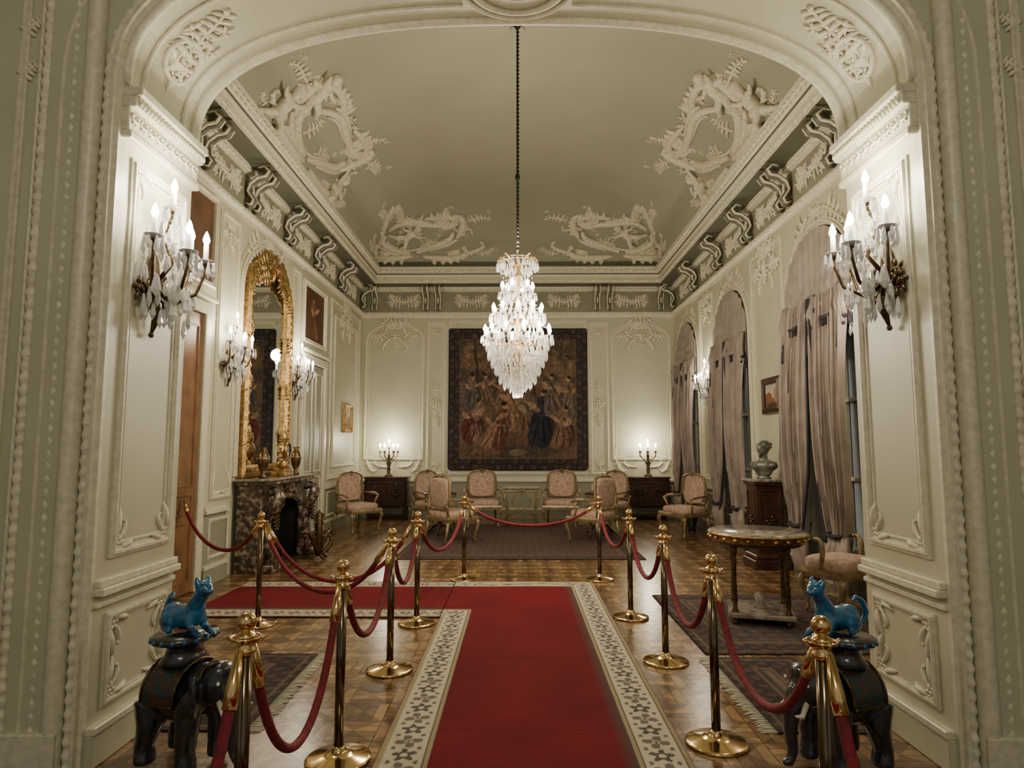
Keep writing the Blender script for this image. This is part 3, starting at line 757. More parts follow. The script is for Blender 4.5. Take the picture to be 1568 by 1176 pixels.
rug('seating_rug',-1.75,1.8,9.3,13.4,(.32,.265,.25),41)
rug('persian_rug',1.42,3.3,5.12,7.1,(.28,.25,.25),51)
rug('persian_rug',1.42,2.04,3.75,5.04,(.27,.24,.24),55,-1)
rug('persian_rug',-2.04,-1.5,3.75,5.1,(.27,.24,.24),58,1)

# ------------------------------------------------------------------ stanchions & ropes
ST=dict(A=(-.95,2.35),B=(-.9,3.43),C=(-.9,4.75),D=(-.9,5.97),E=(-2.3,5.93),F=(-.64,7.92),G=(.97,7.92),H=(1.04,6.2),I=(1.08,4.95),J=(1.05,3.63),K=(1.04,2.32))
b=MB()
b.lathe([(.0,0),(.16,0),(.165,.008),(.16,.016),(.15,.02),(.08,.032),(.04,.045),(.034,.06),(.03,.07)],M_brass,seg=32)
b.lathe([(.024,.06),(.024,.86)],M_post,seg=20)
b.lathe([(.026,.84),(.034,.85),(.034,.86),(.028,.865),(.028,.895),(.036,.90),(.04,.905),(.026,.915),(.016,.92),(.014,.93)],M_brass,seg=20)
b.ell((0,0,.952),.034,M_brass,18,12)
for k in range(4):
    a=pi/2*k; b.tube([(.026*cos(a),.026*sin(a),.885),(.05*cos(a),.05*sin(a),.885),(.058*cos(a),.058*sin(a),.90)],.006,M_brass,6); b.ell((.058*cos(a),.058*sin(a),.9),.009,M_brass,8,6)
b.tube([(.05*cos(2*pi*i/16),.05*sin(2*pi*i/16),.90) for i in range(16)],.004,M_brass,6,True)
s0=None
for k,(x,y) in ST.items():
    if s0 is None: s0=b.obj('stanchion_post',(x,y,0))
    else: copy(s0,(x,y,0))
def rope(p0,p1,sag,both=(1,1)):
    b=MB(); p0=Vector(p0);p1=Vector(p1); d=(p1-p0); dh=Vector((d.x,d.y,0)).normalized()*.055
    if both[0]: p0=p0+dh
    if both[1]: p1=p1-dh
    n=26; pts=[]
    for i in range(n+1):
        t=i/n; q=p0.lerp(p1,t); 
        k=abs(2*t-1); q.z-=sag*(1-(.75*k**2+.25*k**5)); pts.append(q)
    b.tube(pts[1:-1],.0185,M_velvet,10)
    b.tube([pts[0],pts[1],pts[2].lerp(pts[1],.3)],[.012,.023,.024],M_brass,10); b.tube([pts[-1],pts[-2],pts[-3].lerp(pts[-2],.3)],[.012,.023,.024],M_brass,10)
    b.obj('velvet_rope')
def rp(a,c,sag): rope((*ST[a],.87),(*ST[c],.87),sag)
rp('A','B',.55); rp('B','C',.42); rp('C','D',.38); rp('E','D',.5); rp('D','F',.36); rp('F','G',.24); rp('G','H',.34); rp('H','I',.38); rp('I','J',.42); rp('J','K',.40); 
ST['Z1']=(-.93,1.2); ST['Z2']=(1.03,1.2); copy(s0,(-.93,1.2,0)); copy(s0,(1.03,1.2,0)); rp('A','Z1',.55); rp('K','Z2',.55)
rope((-2.3,5.93,.87),(-3.5,6.9,1.0),.35,(1,0)); rp('E','C',.45)

# ------------------------------------------------------------------ sconces
def crystal(b,x,y,z,L,r=None):
    r=r or L*.2
    b.lathe([(0,0),(r*.5,-L*.15),(r,-L*.7),(0,-L)],M_crys,(x,y,z),6,False)
def candle(b,x,y,z,hc=.1,rb=.021):
    b.lathe([(.004,-.03),(.02,-.02),(.012,-.01),(.03,0),(.034,.008),(.014,.012)],M_bronze,(x,y,z),10)
    b.lathe([(.014,.01),(.014,hc)],M_candle,(x,y,z),10)
    b.lathe([(0,hc),(rb*.7,hc+.01),(rb,hc+.03),(rb*.6,hc+.06),(0,hc+.085)],M_bulb,(x,y,z),8)
def build_sconce():
    b=MB(); f=lambda u,v,h:(u,h,v)
    b.ell((0,.025,0),(.05,.03,.17),M_bronze); b.ell((0,.03,.0),(.07,.03,.07),M_bronze)
    for sg in(-1,1):
        acanthus(b,f,0,-.05,pi/2-sg*.7,.25,-sg*2.5,.014,M_bronze,4,12,.03); acanthus(b,f,0,-.02,-pi/2+sg*.6,.3,sg*2.2,.014,M_bronze,4,12,.03)
    b.tube([(0,.03,-.1),(0,.06,-.2),(0,.03,-.3)],[.03,.028,.008],M_bronze,8); b.ell((0,.03,-.31),.016,M_bronze)
    ends=[(0,.12,.42),(-.2,.13,.2),(.2,.13,.2),(-.1,.27,.14),(.1,.27,.14)]
    for x,y,z in ends:
        b.tube([(0,.05,-.05),(x*.35,.05+y*.35,-.12),(x*.8,y*.85,-.06),(x,y,.02+z*.3),(x,y,z-.02)] if z<.4 else [(0,.05,0),(0,.13,.1),(0,.08,.24),(0,.12,z-.02)],[.012,.012,.01,.009,.008] if z<.4 else [.014,.012,.01,.008],M_bronze,7)
        candle(b,x,y,z)
        b.lathe([(.012,0),(.05,.012),(.052,.016),(.012,.006)],M_crys,(x,y,z-.012),12)
        for k in range(8):
            a=2*pi*k/8; crystal(b,x+.048*cos(a),y+.048*sin(a),z-.002,.085+.03*(k%2),.013)
    for i in range(70):
        a=R()*pi; rr=.05+.2*R(); crystal(b,rr*cos(a),.05+.22*sin(a)*R(),.30-.48*R(),.08+.05*R(),.015)
    for j in range(5):
        x0,y0,z0=ends[j]
        for k in range(14):
            t=k/13; b.ell((x0*t,.06+(y0-.06)*t,.34*(1-t)+(z0)*t-.12*sin(pi*t)),.010,M_crys,6,4)
    for (x,y,z,L) in((0,.14,-.08,.17),(.09,.2,-.03,.14),(-.09,.2,-.03,.14),(.17,.14,-.0,.13),(-.17,.14,0,.13)): crystal(b,x,y,z,L,.028)
    return b
B=build_sconce()
s=B.obj('crystal_wall_sconce',(-AJ+.004,3.62,2.50),(0,0,-pi/2))
def plight(name,loc,W,r=.05,col=(1,.85,.645)):
    l=bpy.data.lights.new(name,'POINT'); l.energy=W; l.shadow_soft_size=r; l.color=col
    o=bpy.data.objects.new(name,l); o.location=loc; sc.collection.objects.link(o); return o
copy(s,(AJ-.004,3.60,2.53),(0,0,pi/2))
LS=[(-HW+.004,7.87,2.62),(-HW+.004,10.27,2.62)]
RS=[(HW-.004,11.95,2.58),(HW-.004,6.2,2.62)]
for p in LS: copy(s,p,(0,0,-pi/2))
for p in RS: copy(s,p,(0,0,pi/2))
plight('sconce_light',(-AJ+.2,3.62,3.06),22,.07); plight('sconce_light',(AJ-.2,3.60,3.08),22,.07)
plight('sconce_light',(-AJ+.34,3.62,2.84),12,.07); plight('sconce_light',(AJ-.34,3.60,2.87),12,.07)
for p in LS: plight('sconce_light',(p[0]+.3,p[1],p[2]+.4),32,.1)
for p in RS: plight('sconce_light',(p[0]-.3,p[1],p[2]+.4),32,.1)

# ------------------------------------------------------------------ chandelier
b=MB(); CZ=2.13
b.lathe([(0,.06),(.03,.1),(.05,.16),(.02,.22),(.02,.4),(.07,.5),(.09,.56),(.03,.64),(.02,.9),(.05,1.0),(.02,1.1),(.02,1.4),(.05,1.5),(.02,1.6),(.01,1.68)],M_gold,seg=14)
tiers=[(.38,.70,12),(.29,.95,10),(.18,1.22,6)]
for r,z,n in tiers:
    for k in range(n):
        a=2*pi*k/n+z; ca,sa=cos(a),sin(a)
        b.tube([(0,0,z-.02),(r*.4*ca,r*.4*sa,z-.09),(r*.85*ca,r*.85*sa,z-.05),(r*ca,r*sa,z)],.008,M_gold,6)
        candle(b,r*ca,r*sa,z,.06,.024)
        b.lathe([(.012,0),(.045,.012),(.047,.016),(.012,.006)],M_crys,(r*ca,r*sa,z-.012),10)
        for q in range(6):
            c=2*pi*q/6; crystal(b,r*ca+.043*cos(c),r*sa+.043*sin(c),z,.09,.014)
for r,z,L in [(.2,1.62,.1),(.24,1.58,.09),(.14,1.52,.1),(.1,1.4,.1),(.14,1.33,.1),(.16,1.2,.1),(.18,1.08,.1),(.22,.93,.11),(.28,.80,.12),(.36,.66,.12),(.34,.56,.13),(.28,.56,.12),(.3,.46,.12),(.26,.38,.12),(.2,.33,.13),(.21,.28,.12),(.16,.22,.12),(.12,.24,.13),(.09,.17,.12),(.18,.5,.12),(.05,.12,.12)]:
    n=max(6,int(r*2*pi/.06))
    b.tube([(r*cos(2*pi*i/24),r*sin(2*pi*i/24),z) for i in range(24)],.0035,M_gold,5,True)
    for k in range(n):
        a=2*pi*(k+R()*.3)/n; crystal(b,r*cos(a),r*sin(a),z-.002,L*(.85+.3*R()),.015)
for k in range(10):
    a=2*pi*k/10
    for (r0,z0,r1,z1) in((.2,1.62,.25,1.0),(.25,1.05,.36,.8),(.38,.68,.2,.33),(.2,.3,.04,.08)):
        for j in range(14):
            t=j/13; r=r0+(r1-r0)*t-.06*sin(pi*t); z=z0+(z1-z0)*t-.03*sin(pi*t); b.ell((r*cos(a),r*sin(a),z),.009,M_crys,6,4)
for k in range(8):
    a=2*pi*k/8; b.tube([(.03*cos(a),.03*sin(a),1.55),(.12*cos(a),.12*sin(a),1.62),(.2*cos(a),.2*sin(a),1.66),(.24*cos(a),.24*sin(a),1.60)],.007,M_gold,6)
b.ell((0,0,.04),.045,M_crys,10,8)
zt=CZ0+CB-CZ; n=420
b.tube([(0.004*sin(i*.9),0,1.66+(zt-1.66)*i/n) for i in range(n+1)],[.014*(1+.45*sin(i*.9)) for i in range(n+1)],M_chain,7)
b.ell((0,0,1.66+ (zt-1.66)*.33),(.03,.03,.05),M_chain); b.lathe([(.02,zt-.1),(.07,zt-.03),(.09,zt)],M_chain,seg=16)
b.obj('crystal_chandelier',(0,7.5,CZ))
for k in range(4):
    a=2*pi*k/4+.4; plight('chandelier_light',(.5*cos(a),7.5+.5*sin(a),CZ+.85),70,.15)
plight('chandelier_light',(0,7.5,CZ+1.85),44,.12); plight('chandelier_light',(0,7.5,CZ-.12),40,.12)

# ------------------------------------------------------------------ left wall furnishings
def door(name,y0,y1,zt,m):
    b=MB()
    for yy in(y0-.07,y1+.07): b.box(fL(yy,zt/2,.036),(.07,.14,zt),M_trim,.012)
    b.box(fL((y0+y1)/2,zt+.07,.036),(.07,y1-y0+.28,.14),M_trim,.012); b.box(fL((y0+y1)/2,zt+.18,.062),(.12,y1-y0+.36,.06),M_trim,.015)
    mid=(y0+y1)/2
    for a,c in((y0,mid-.006),(mid+.006,y1)):
        b.box(fL((a+c)/2,zt/2,.016),(.03,c-a,zt-.02),m,.006)
        for z0,z1 in((.15,.75),(.85,1.05),(1.15,zt-.15)): frame(b,fL,a+.1,z0,c-.1,z1,.015,m if m is M_door else M_trim,'sq',.03)
    b.tube([fL(mid+.06,1.05,.03),fL(mid+.06,1.05,.08),fL(mid+.16,1.05,.08)],.01,M_brass,6); b.box(fL(mid+.06,1.05,.03),(.015,.04,.2),M_brass)
    b.obj(name)
door('door_1',5.95,7.2,3.05,M_door); door('door_2',10.68,11.78,2.98,M_wains)

b=MB()
y0,y1=8.36,9.86; yc=(y0+y1)/2
ap=archtop(y0,y1,3.55,.62,28)
path=[(y0,1.26)]+[(y1,1.26)]+ap[::-1]
vs=[fL(u,v,.02) for u,v in path]; b.add(vs,[tuple(range(len(vs)))],M_mirror,False)
cl=[fL(u,v,.03) for u,v in path]
b.sweep(cl,nrm(fL),[(-.09,-.02),(-.09,.05),(-.04,.08),(0,.05),(.04,.06),(.07,.02),(.07,-.02)],M_gold,True)
P=[];pp=[Vector(p) for p in cl]+[Vector(cl[0])]
for i in range(len(pp)-1):
    n=max(1,int((pp[i+1]-pp[i]).length/.03)); P+=[pp[i].lerp(pp[i+1],j/n)+Vector((.045,0,0)) for j in range(n)]
b.tube(P,[.03*(1+.35*sin(i*pi/2)) for i in range(len(P))],M_gold,6,True)
fm=lambda u,v,h:fL(u,v,h+.07)
shell(b,fm,yc,4.1,.22,M_gold)
for sg in(-1,1):
    acanthus(b,fm,yc+sg*.15,4.12,pi/2-sg*1.9,.8,-sg*1.2,.03,M_gold,7); acanthus(b,fm,yc+sg*.2,4.0,pi/2-sg*2.1,.6,sg*2.4,.025,M_gold,6)
    for z in(1.5,2.2,2.9,3.5): acanthus(b,fm,yc+sg*.76,z,pi/2,.4,sg*1.3,.022,M_gold,5)
b.obj('gilt_overmantel_mirror')

b=MB(); fy0,fy1=8.22,9.95; fc=(fy0+fy1)/2; D=.36
op=archtop(fc-.56,fc+.56,.68,.22,18)
b.pierced(fL,fy0,fy1,0,1.08,op,D,0.055,M_rouge,M_black)
for y in(fy0,fy1): b.box(fL(y,.54,D/2+.03),(D-.05,.02,1.08),M_rouge)
b.add([fL(fc-.58,.0,.06),fL(fc+.58,.0,.06),fL(fc+.58,.95,.06),fL(fc-.58,.95,.06)],[(0,1,2,3)],M_black,False)
b.box(fL(fc,1.11,D/2+.08),(D+.05,fy1-fy0+.12,.055),M_rouge,.02); b.box(fL(fc,1.15,D/2+.09),(D+.09,fy1-fy0+.18,.03),M_marble,.012)
fl=lambda u,v,h:fL(u,v,h+D)
for sg in(-1,1):
    yy=fc+sg*.72
    pts=[(.03,.06),(.12,.1),(.13,.2),(.06,.32),(.04,.5),(.08,.72),(.17,.86),(.17,.98),(.08,1.02),(.05,.95)]
    for dy in(-.05,.05): b.tube([fl(yy+dy,v,h) for h,v in pts],[.045,.055,.055,.05,.05,.06,.065,.055,.05,.03],M_rouge,8)
    b.box(fL(yy,.05,D+.06),(.22,.3,.1),M_rouge,.015)
    acanthus(b,fl,yy,.9,-pi/2,.5,.4,.026,M_bronze,6,14,.13); acanthus(b,fl,yy,.1,pi/2,.35,.4,.022,M_bronze,4,14,.1)
path=[(fc-.56,.05)]+op+[(fc+.56,.05)]
b.sweep([fl(u,v,0) for u,v in path],nrm(fL),mould(.035,.05),M_rouge)
shell(b,fl,fc,.95,.11,M_bronze,.02)
for sg in(-1,1): volute(b,fl,fc+sg*.12,.97,pi/2-sg*(pi/2+.1),.5,-sg*2.6,.026,M_rouge,leaves=3)
for k in range(3): b.tube([fL(fc-.25,.08+.07*k,.14+.04*(k%2)),fL(fc+.25,.1+.07*k,.16)],.04,M_wood,8)
b.obj('marble_fireplace')
b=MB()
g2=lambda u,v,h:(-2.80+u*.45+h*.6,9.32+u*.5-h*.5,v)
for sg in(-1,1):
    volute(b,g2,sg*.03,.08,pi/2-sg*.4,.62,-sg*3.2,.03,M_bronze,leaves=4); volute(b,g2,sg*.05,.06,pi/2-sg*1.2,.5,sg*3.2,.026,M_bronze,leaves=3)
    b.tube([g2(0,.1,0),g2(sg*.12,.05,0),g2(sg*.2,.02,0)],[.03,.022,.018],M_bronze,7); b.tube([g2(0,.1,0),g2(0,.05,sg*.1),g2(0,.02,sg*.16)],[.03,.022,.018],M_bronze,7)
shell(b,g2,0,.5,.13,M_bronze); b.tube([g2(0,.05,0),g2(0,.35,0),g2(0,.6,0),g2(0,.68,0)],[.06,.06,.05,.012],M_bronze,8)
acanthus(b,g2,0,.3,pi/2,.3,.6,.022,M_bronze); acanthus(b,g2,-.08,.15,pi/2,.4,-1,.026,M_bronze); acanthus(b,g2,.08,.15,pi/2,.4,1,.026,M_bronze)
b.obj('bronze_andiron')
b=MB()
b.box((0,0,.03),(.22,.34,.06),M_gold,.01); b.box((0,0,.08),(.17,.26,.05),M_gold,.01)
b.lathe([(.05,.1),(.08,.14),(.06,.2),(.03,.24)],M_gold,seg=14)
b.ell((0,0,.36),(.07,.13,.13),M_gold,16,10); 
b.M=Matrix.Translation((.06,0,.36))@Matrix.Rotation(pi/2,4,'Y'); b.lathe([(.0,.02),(.09,.02),(.095,.0)],M_wht,seg=24); b.lathe([(.09,-.02),(.105,.0),(.1,.025),(.09,.02)],M_gold,seg=24); b.M=Matrix.Identity(4)
b.box((.088,.0,.385),(.006,.006,.06),M_black,.001); b.box((.088,.02,.36),(.006,.05,.006),M_black,.001)
b.lathe([(.03,.46),(.06,.52),(.05,.58),(.02,.62),(.03,.66),(0,.72)],M_gold,seg=12)
fk=lambda u,v,h:(h,u,v)
for sg in(-1,1): acanthus(b,fk,sg*.1,.12,pi/2-sg*.5,.4,sg*2.2,.025,M_gold); acanthus(b,fk,sg*.1,.42,pi/2+sg*.4,.25,-sg*2,.02,M_gold)
b.obj('gilt_mantel_clock',(-HW+.26,9.2,1.166))
b=MB()
b.lathe([(.05,0),(.055,.02),(.02,.05),(.06,.14),(.08,.24),(.05,.33),(.03,.36),(.05,.4)],M_bronze,seg=14)
for sg in(-1,1): b.tube([(0,sg*.05,.33),(0,sg*.11,.3),(0,sg*.08,.18)],.01,M_gold,6)
b.lathe([(.06,.23),(.085,.24),(.08,.26)],M_gold,seg=14)
o=b.obj('mantel_urn',(-HW+.26,8.5,1.166)); copy(o,(-HW+.26,9.75,1.166))

# ------------------------------------------------------------------ sideboards & candelabra
b=MB()
w,d,h=.92,.42,.93
b.box((0,0,.91),(w+.05,d+.04,.035),M_wood,.012); b.box((0,0,.87),(w,d,.05),M_wood,.008); b.box((0,0,.60),(w-.04,d-.02,.5),M_wood,.008)
b.box((0,0,.33),(w,d,.05),M_wood,.012)
f3=lambda u,v,hh:(u,-d/2-.0-hh,v)
for sx in(-1,1):
    a_,c_=sorted((sx*.03,sx*.42)); frame(b,f3,a_,.42,c_,.8,.016,M_wood,'sq',-.01)
    rosette(b,f3,sx*.225,.61,.12,M_wood,8); b.ell((sx*.05,-d/2-.01,.62),.012,M_brass)
    for k in range(2): acanthus(b,f3,sx*.225,.61+(.1 if k else -.1),(1 if k else -1)*pi/2,.16,.8,.015,M_wood,3)
    for sy in(-1,1):
        b.lathe([(.02,0),(.03,.02),(.02,.05),(.03,.09),(.035,.2),(.025,.28),(.035,.31)],M_wood,(sx*(w/2-.06),sy*(d/2-.06),0),12)
        b.lathe([(.025,.36),(.03,.4),(.02,.45),(.03,.6),(.02,.75),(.03,.8),(.025,.85)],M_wood,(sx*(w/2-.02),-d/2+.0,0),12)
b.box((0,0,.1),(w-.1,d-.1,.025),M_wood,.006)
o=b.obj('carved_sideboard',(-2.84,14.38,0)); copy(o,(2.80,14.38,0))
b=MB()
b.lathe([(.09,0),(.095,.015),(.06,.04),(.03,.07),(.045,.14),(.03,.2),(.05,.27),(.03,.34),(.02,.4),(.035,.44),(.015,.5),(.012,.6)],M_bronze,seg=14)
for k in range(6):
    a=2*pi*k/6+.25; r=.19
    b.tube([(0,0,.42),(r*.5*cos(a),r*.5*sin(a),.36),(r*cos(a),r*sin(a),.44),(r*cos(a),r*sin(a),.52)],.009,M_bronze,6); candle(b,r*cos(a),r*sin(a),.54,.1,.018)
    b.tube([(0,0,.34),(.06*cos(a),.06*sin(a),.28),(.08*cos(a),.08*sin(a),.33)],.008,M_bronze,5)
candle(b,0,0,.62,.12,.018)
o=b.obj('bronze_candelabrum',(-2.82,14.36,.9285)); copy(o,(2.84,14.36,.9285))
for x in(-2.82,2.84): plight('candelabrum_light',(x,14.34,1.75),30,.07)

# ------------------------------------------------------------------ chairs
def armchair():
    b=MB(); f=lambda u,v,h:(u,.27-h-.10*(v-.45),v)
    b.ell((0,0,.44),(.30,.28,.075),M_uph,20,10,e=.45)
    b.sweep([(-.3,-.27,.0),(.3,-.27,0),(.27,.27,0),(-.27,.27,0)],ZUP,[(0,.34),(-.015,.34),(-.02,.38),(-.012,.41),(.01,.41),(.02,.34)],M_cframe,True)
    for sg in(-1,1):
        b.tube([(sg*.28,-.25,.37),(sg*.31,-.28,.30),(sg*.28,-.26,.15),(sg*.26,-.24,.05),(sg*.28,-.27,.012)],[.035,.034,.022,.016,.018],M_cframe,8)
        b.tube([(sg*.25,.25,.37),(sg*.26,.28,.2),(sg*.27,.33,.012)],[.03,.022,.017],M_cframe,8)
        leaf(b,lambda u,v,h:(u,-.30-h,v),sg*.29,.36,-pi/2,.14,0,.022,M_cframe)
        b.tube([(sg*.25,.25,.38),(sg*.25,.27,.55),(sg*.26,.30,.60)],.02,M_cframe,7)
        b.tube([f(sg*.27,.68,0),(sg*.32,.1,.68),(sg*.33,-.1,.66),(sg*.32,-.17,.64)],[.016,.018,.02,.022],M_cframe,8)
        b.ell((sg*.325,.0,.685),(.03,.1,.022),M_uph,10,6); b.tube([(sg*.32,-.15,.64),(sg*.29,-.10,.52),(sg*.30,-.14,.38)],[.02,.016,.022],M_cframe,7)
    path=[(-.23,.55),(-.27,.72),(-.25,.92)]+arc(0,.92,.25,.13,pi,0,12,.8)[1:-1]+[(.25,.92),(.27,.72),(.23,.55)]+[(.1,.53),(0,.545),(-.1,.53)]
    b.tube([f(u,v,0) for u,v in path],.022,M_cframe,8,True)
    c=Vector(f(0,.78,0)); rot=Matrix.Rotation(-.10,3,'X'); b.ell(tuple(c),(.235,.035,.24),M_uph,20,10,rot,e=.5)
    rosette(b,lambda u,v,h:f(u,v,h+.02),0,1.05,.05,M_cframe)
    return b
A=armchair()
zz=.013
o=A.obj('upholstered_armchair',(-.70,13.1,zz),(0,0,.12)); o.scale=(1.1,1.05,1.03)
for p,r in(((.86,13.1,zz),-.12),((-1.1,11.0,zz),2.3),((1.25,11.0,zz),-2.3),((-1.62,12.8,zz),.9),((1.75,12.8,zz),-.9),((-3.0,12.35,0),.9),((2.96,11.8,0),-1.1)): 
    c=copy(o,p,(0,0,r))
b=MB()
b.ell((0,0,.45),(.28,.24,.085),M_uph,20,10,e=.5)
b.sweep([(-.27,-.22,.0),(.27,-.22,0),(.27,.22,0),(-.27,.22,0)],ZUP,[(0,.34),(-.015,.34),(-.02,.38),(-.012,.42),(.01,.42),(.02,.34)],M_cframe,True)
for sx in(-1,1):
    for sy in(-1,1): b.tube([(sx*.25,sy*.2,.37),(sx*.28,sy*.22,.30),(sx*.25,sy*.19,.15),(sx*.23,sy*.18,.05),(sx*.25,sy*.2,.012)],[.035,.034,.022,.016,.018],M_cframe,8)
    volute(b,lambda u,v,h:(sx*(.28+h),u,v),.0,.42,pi/2+.3,.42,-3,.02,M_cframe)
b.obj('upholstered_stool',(3.05,6.35,.012),(0,0,.5))
b=MB()
b.box((0,0,.75),(.72,.42,.03),M_marble,.01); b.box((0,0,.70),(.66,.36,.07),M_cframe,.012)
for sx in(-1,1):
    for sy in(-1,1): b.tube([(sx*.3,sy*.15,.68),(sx*.33,sy*.17,.55),(sx*.27,sy*.13,.3),(sx*.3,sy*.15,.012)],[.03,.034,.02,.018],M_cframe,8)
b.tube([(-.27,0,.2),(-.12,0,.26),(0,0,.3),(.12,0,.26),(.27,0,.2)],.016,M_cframe,7); b.tube([(.18*cos(2*pi*i/20),-.17,.5+.15*sin(2*pi*i/20)) for i in range(20)],.012,M_cframe,6,True)
for sx in(-1,1): b.tube([(sx*.27,-.13,.2),(sx*.27,.13,.2)],.014,M_cframe,7)
shell(b,lambda u,v,h:(u,-.19-h,v),0,.68,.09,M_cframe)
b.obj('gilt_console_table',(.07,13.1,.011))
b=MB()
b.lathe([(0,.70),(.28,.70),(.3,.71),(.3,.725),(.285,.735),(0,.735)],M_wood,seg=28); b.lathe([(.28,.66),(.285,.7)],M_cframe,seg=28)
b.lathe([(.03,.1),(.05,.2),(.025,.3),(.04,.5),(.025,.6),(.08,.68),(.1,.7)],M_wood,seg=14)
for k in range(3):
    a=2*pi*k/3+.5; b.tube([(0,0,.18),(.14*cos(a),.14*sin(a),.14),(.24*cos(a),.24*sin(a),.03),(.28*cos(a),.28*sin(a),.018)],[.03,.025,.02,.018],M_wood,8)
o=b.obj('pedestal_side_table',(-1.40,11.95,.011)); copy(o,(1.5,11.95,.011))

# ------------------------------------------------------------------ table on the right
b=MB()
b.lathe([(0,.755),(.40,.755),(.43,.765),(.435,.78),(.42,.79),(.0,.79)],M_marble,seg=40)
b.lathe([(.40,.70),(.415,.71),(.42,.75),(.43,.757),(.44,.765),(.44,.775),(.43,.78)],M_gold,seg=40)
b.lathe([(.37,.67),(.40,.69),(.40,.76)],M_wood,seg=40)
for k in range(24):
    a=2*pi*k/24; b.ell((.425*cos(a),.425*sin(a),.735),(.022,.022,.016),M_gold,6,5)
for k in range(4):
    a=pi/2*k+.5; x,y=.31*cos(a),.31*sin(a)
    b.lathe([(.03,.07),(.035,.1),(.018,.13),(.024,.2),(.018,.36),(.02,.5),(.03,.53),(.018,.56),(.03,.62),(.035,.68)],M_bronze,(x,y,0),12)
b.box((0,0,.075),(.56,.56,.045),M_marble,.012,.5+pi/4)
for k in range(4):
    a=pi/2*k+.5; b.lathe([(.03,0),(.036,.015),(.02,.03),(.03,.055)],M_bronze,(.31*cos(a),.31*sin(a),0),10)
b.lathe([(.05,.09),(.06,.12),(.03,.15),(.05,.2),(.0,.25)],M_marble,seg=14)
b.obj('round_marble_table',(2.2,6.12,.0135))

b=MB()
b.box((0,0,.06),(.48,.48,.12),M_wood,.012); b.box((0,0,.15),(.42,.42,.06),M_wood,.015); b.box((0,0,.62),(.36,.36,.9),M_wood,.01); b.box((0,0,1.09),(.42,.42,.05),M_wood,.012); b.box((0,0,1.13),(.46,.46,.04),M_marble,.01)
for rz in range(4):
    b.M=Matrix.Rotation(rz*pi/2,4,'Z'); f4=lambda u,v,h:(u,-.18-h,v); frame(b,f4,-.13,.25,.13,1.0,.012,M_wood); rosette(b,f4,0,.62,.08,M_bronze)
b.M=Matrix.Identity(4)
b.obj('bust_pedestal',(3.27,8.78,0))
q=MB(); m=M_bust
q.ell((0,0,.16),(.17,.10,.10),m,14,9); q.ell((0,0,.09),(.12,.08,.08),m); q.tube([(0,0,.2),(0,-.01,.32)],[.065,.055],m,10)
q.ell((0,-.01,.385),(.072,.09,.10),m,16,12); q.ell((0,-.045,.34),(.045,.05,.05),m); q.ell((0,-.108,.375),(.012,.02,.024),m,8,6); q.ell((0,-.09,.415),(.05,.02,.014),m)
q.ell((0,-.095,.335),(.022,.012,.010),m); q.ell((0,-.09,.305),(.02,.018,.016),m)
for sg in(-1,1): q.ell((sg*.075,.0,.375),(.012,.022,.03),m); q.ell((sg*.028,-.088,.395),(.013,.01,.008),m); q.ell((sg*.13,0,.17),(.07,.07,.06),m)
q.ell((0,.025,.43),(.09,.1,.075),m,14,10)
for k in range(14): 
    a=k*.45; q.ell((.08*cos(a),.03+.085*sin(a),.42+.03*sin(k*1.7)),.026,m,7,5)
ob=organic(q,.009,m,3); b=MB(); b.merge(ob); b.lathe([(.09,0),(.095,.015),(.05,.035),(.05,.06),(.07,.09)],M_bust,seg=16)
b.obj('portrait_bust',(3.27,8.78,1.15),(0,0,-.9))
b=MB(); b.lathe([(.06,0),(.07,.02),(.06,.05),(.13,.25),(.15,.4),(.1,.52),(.05,.58),(.05,.62),(.08,.66)],M_eleph,seg=20); b.obj('porcelain_floor_vase',(3.3,12.6,0))

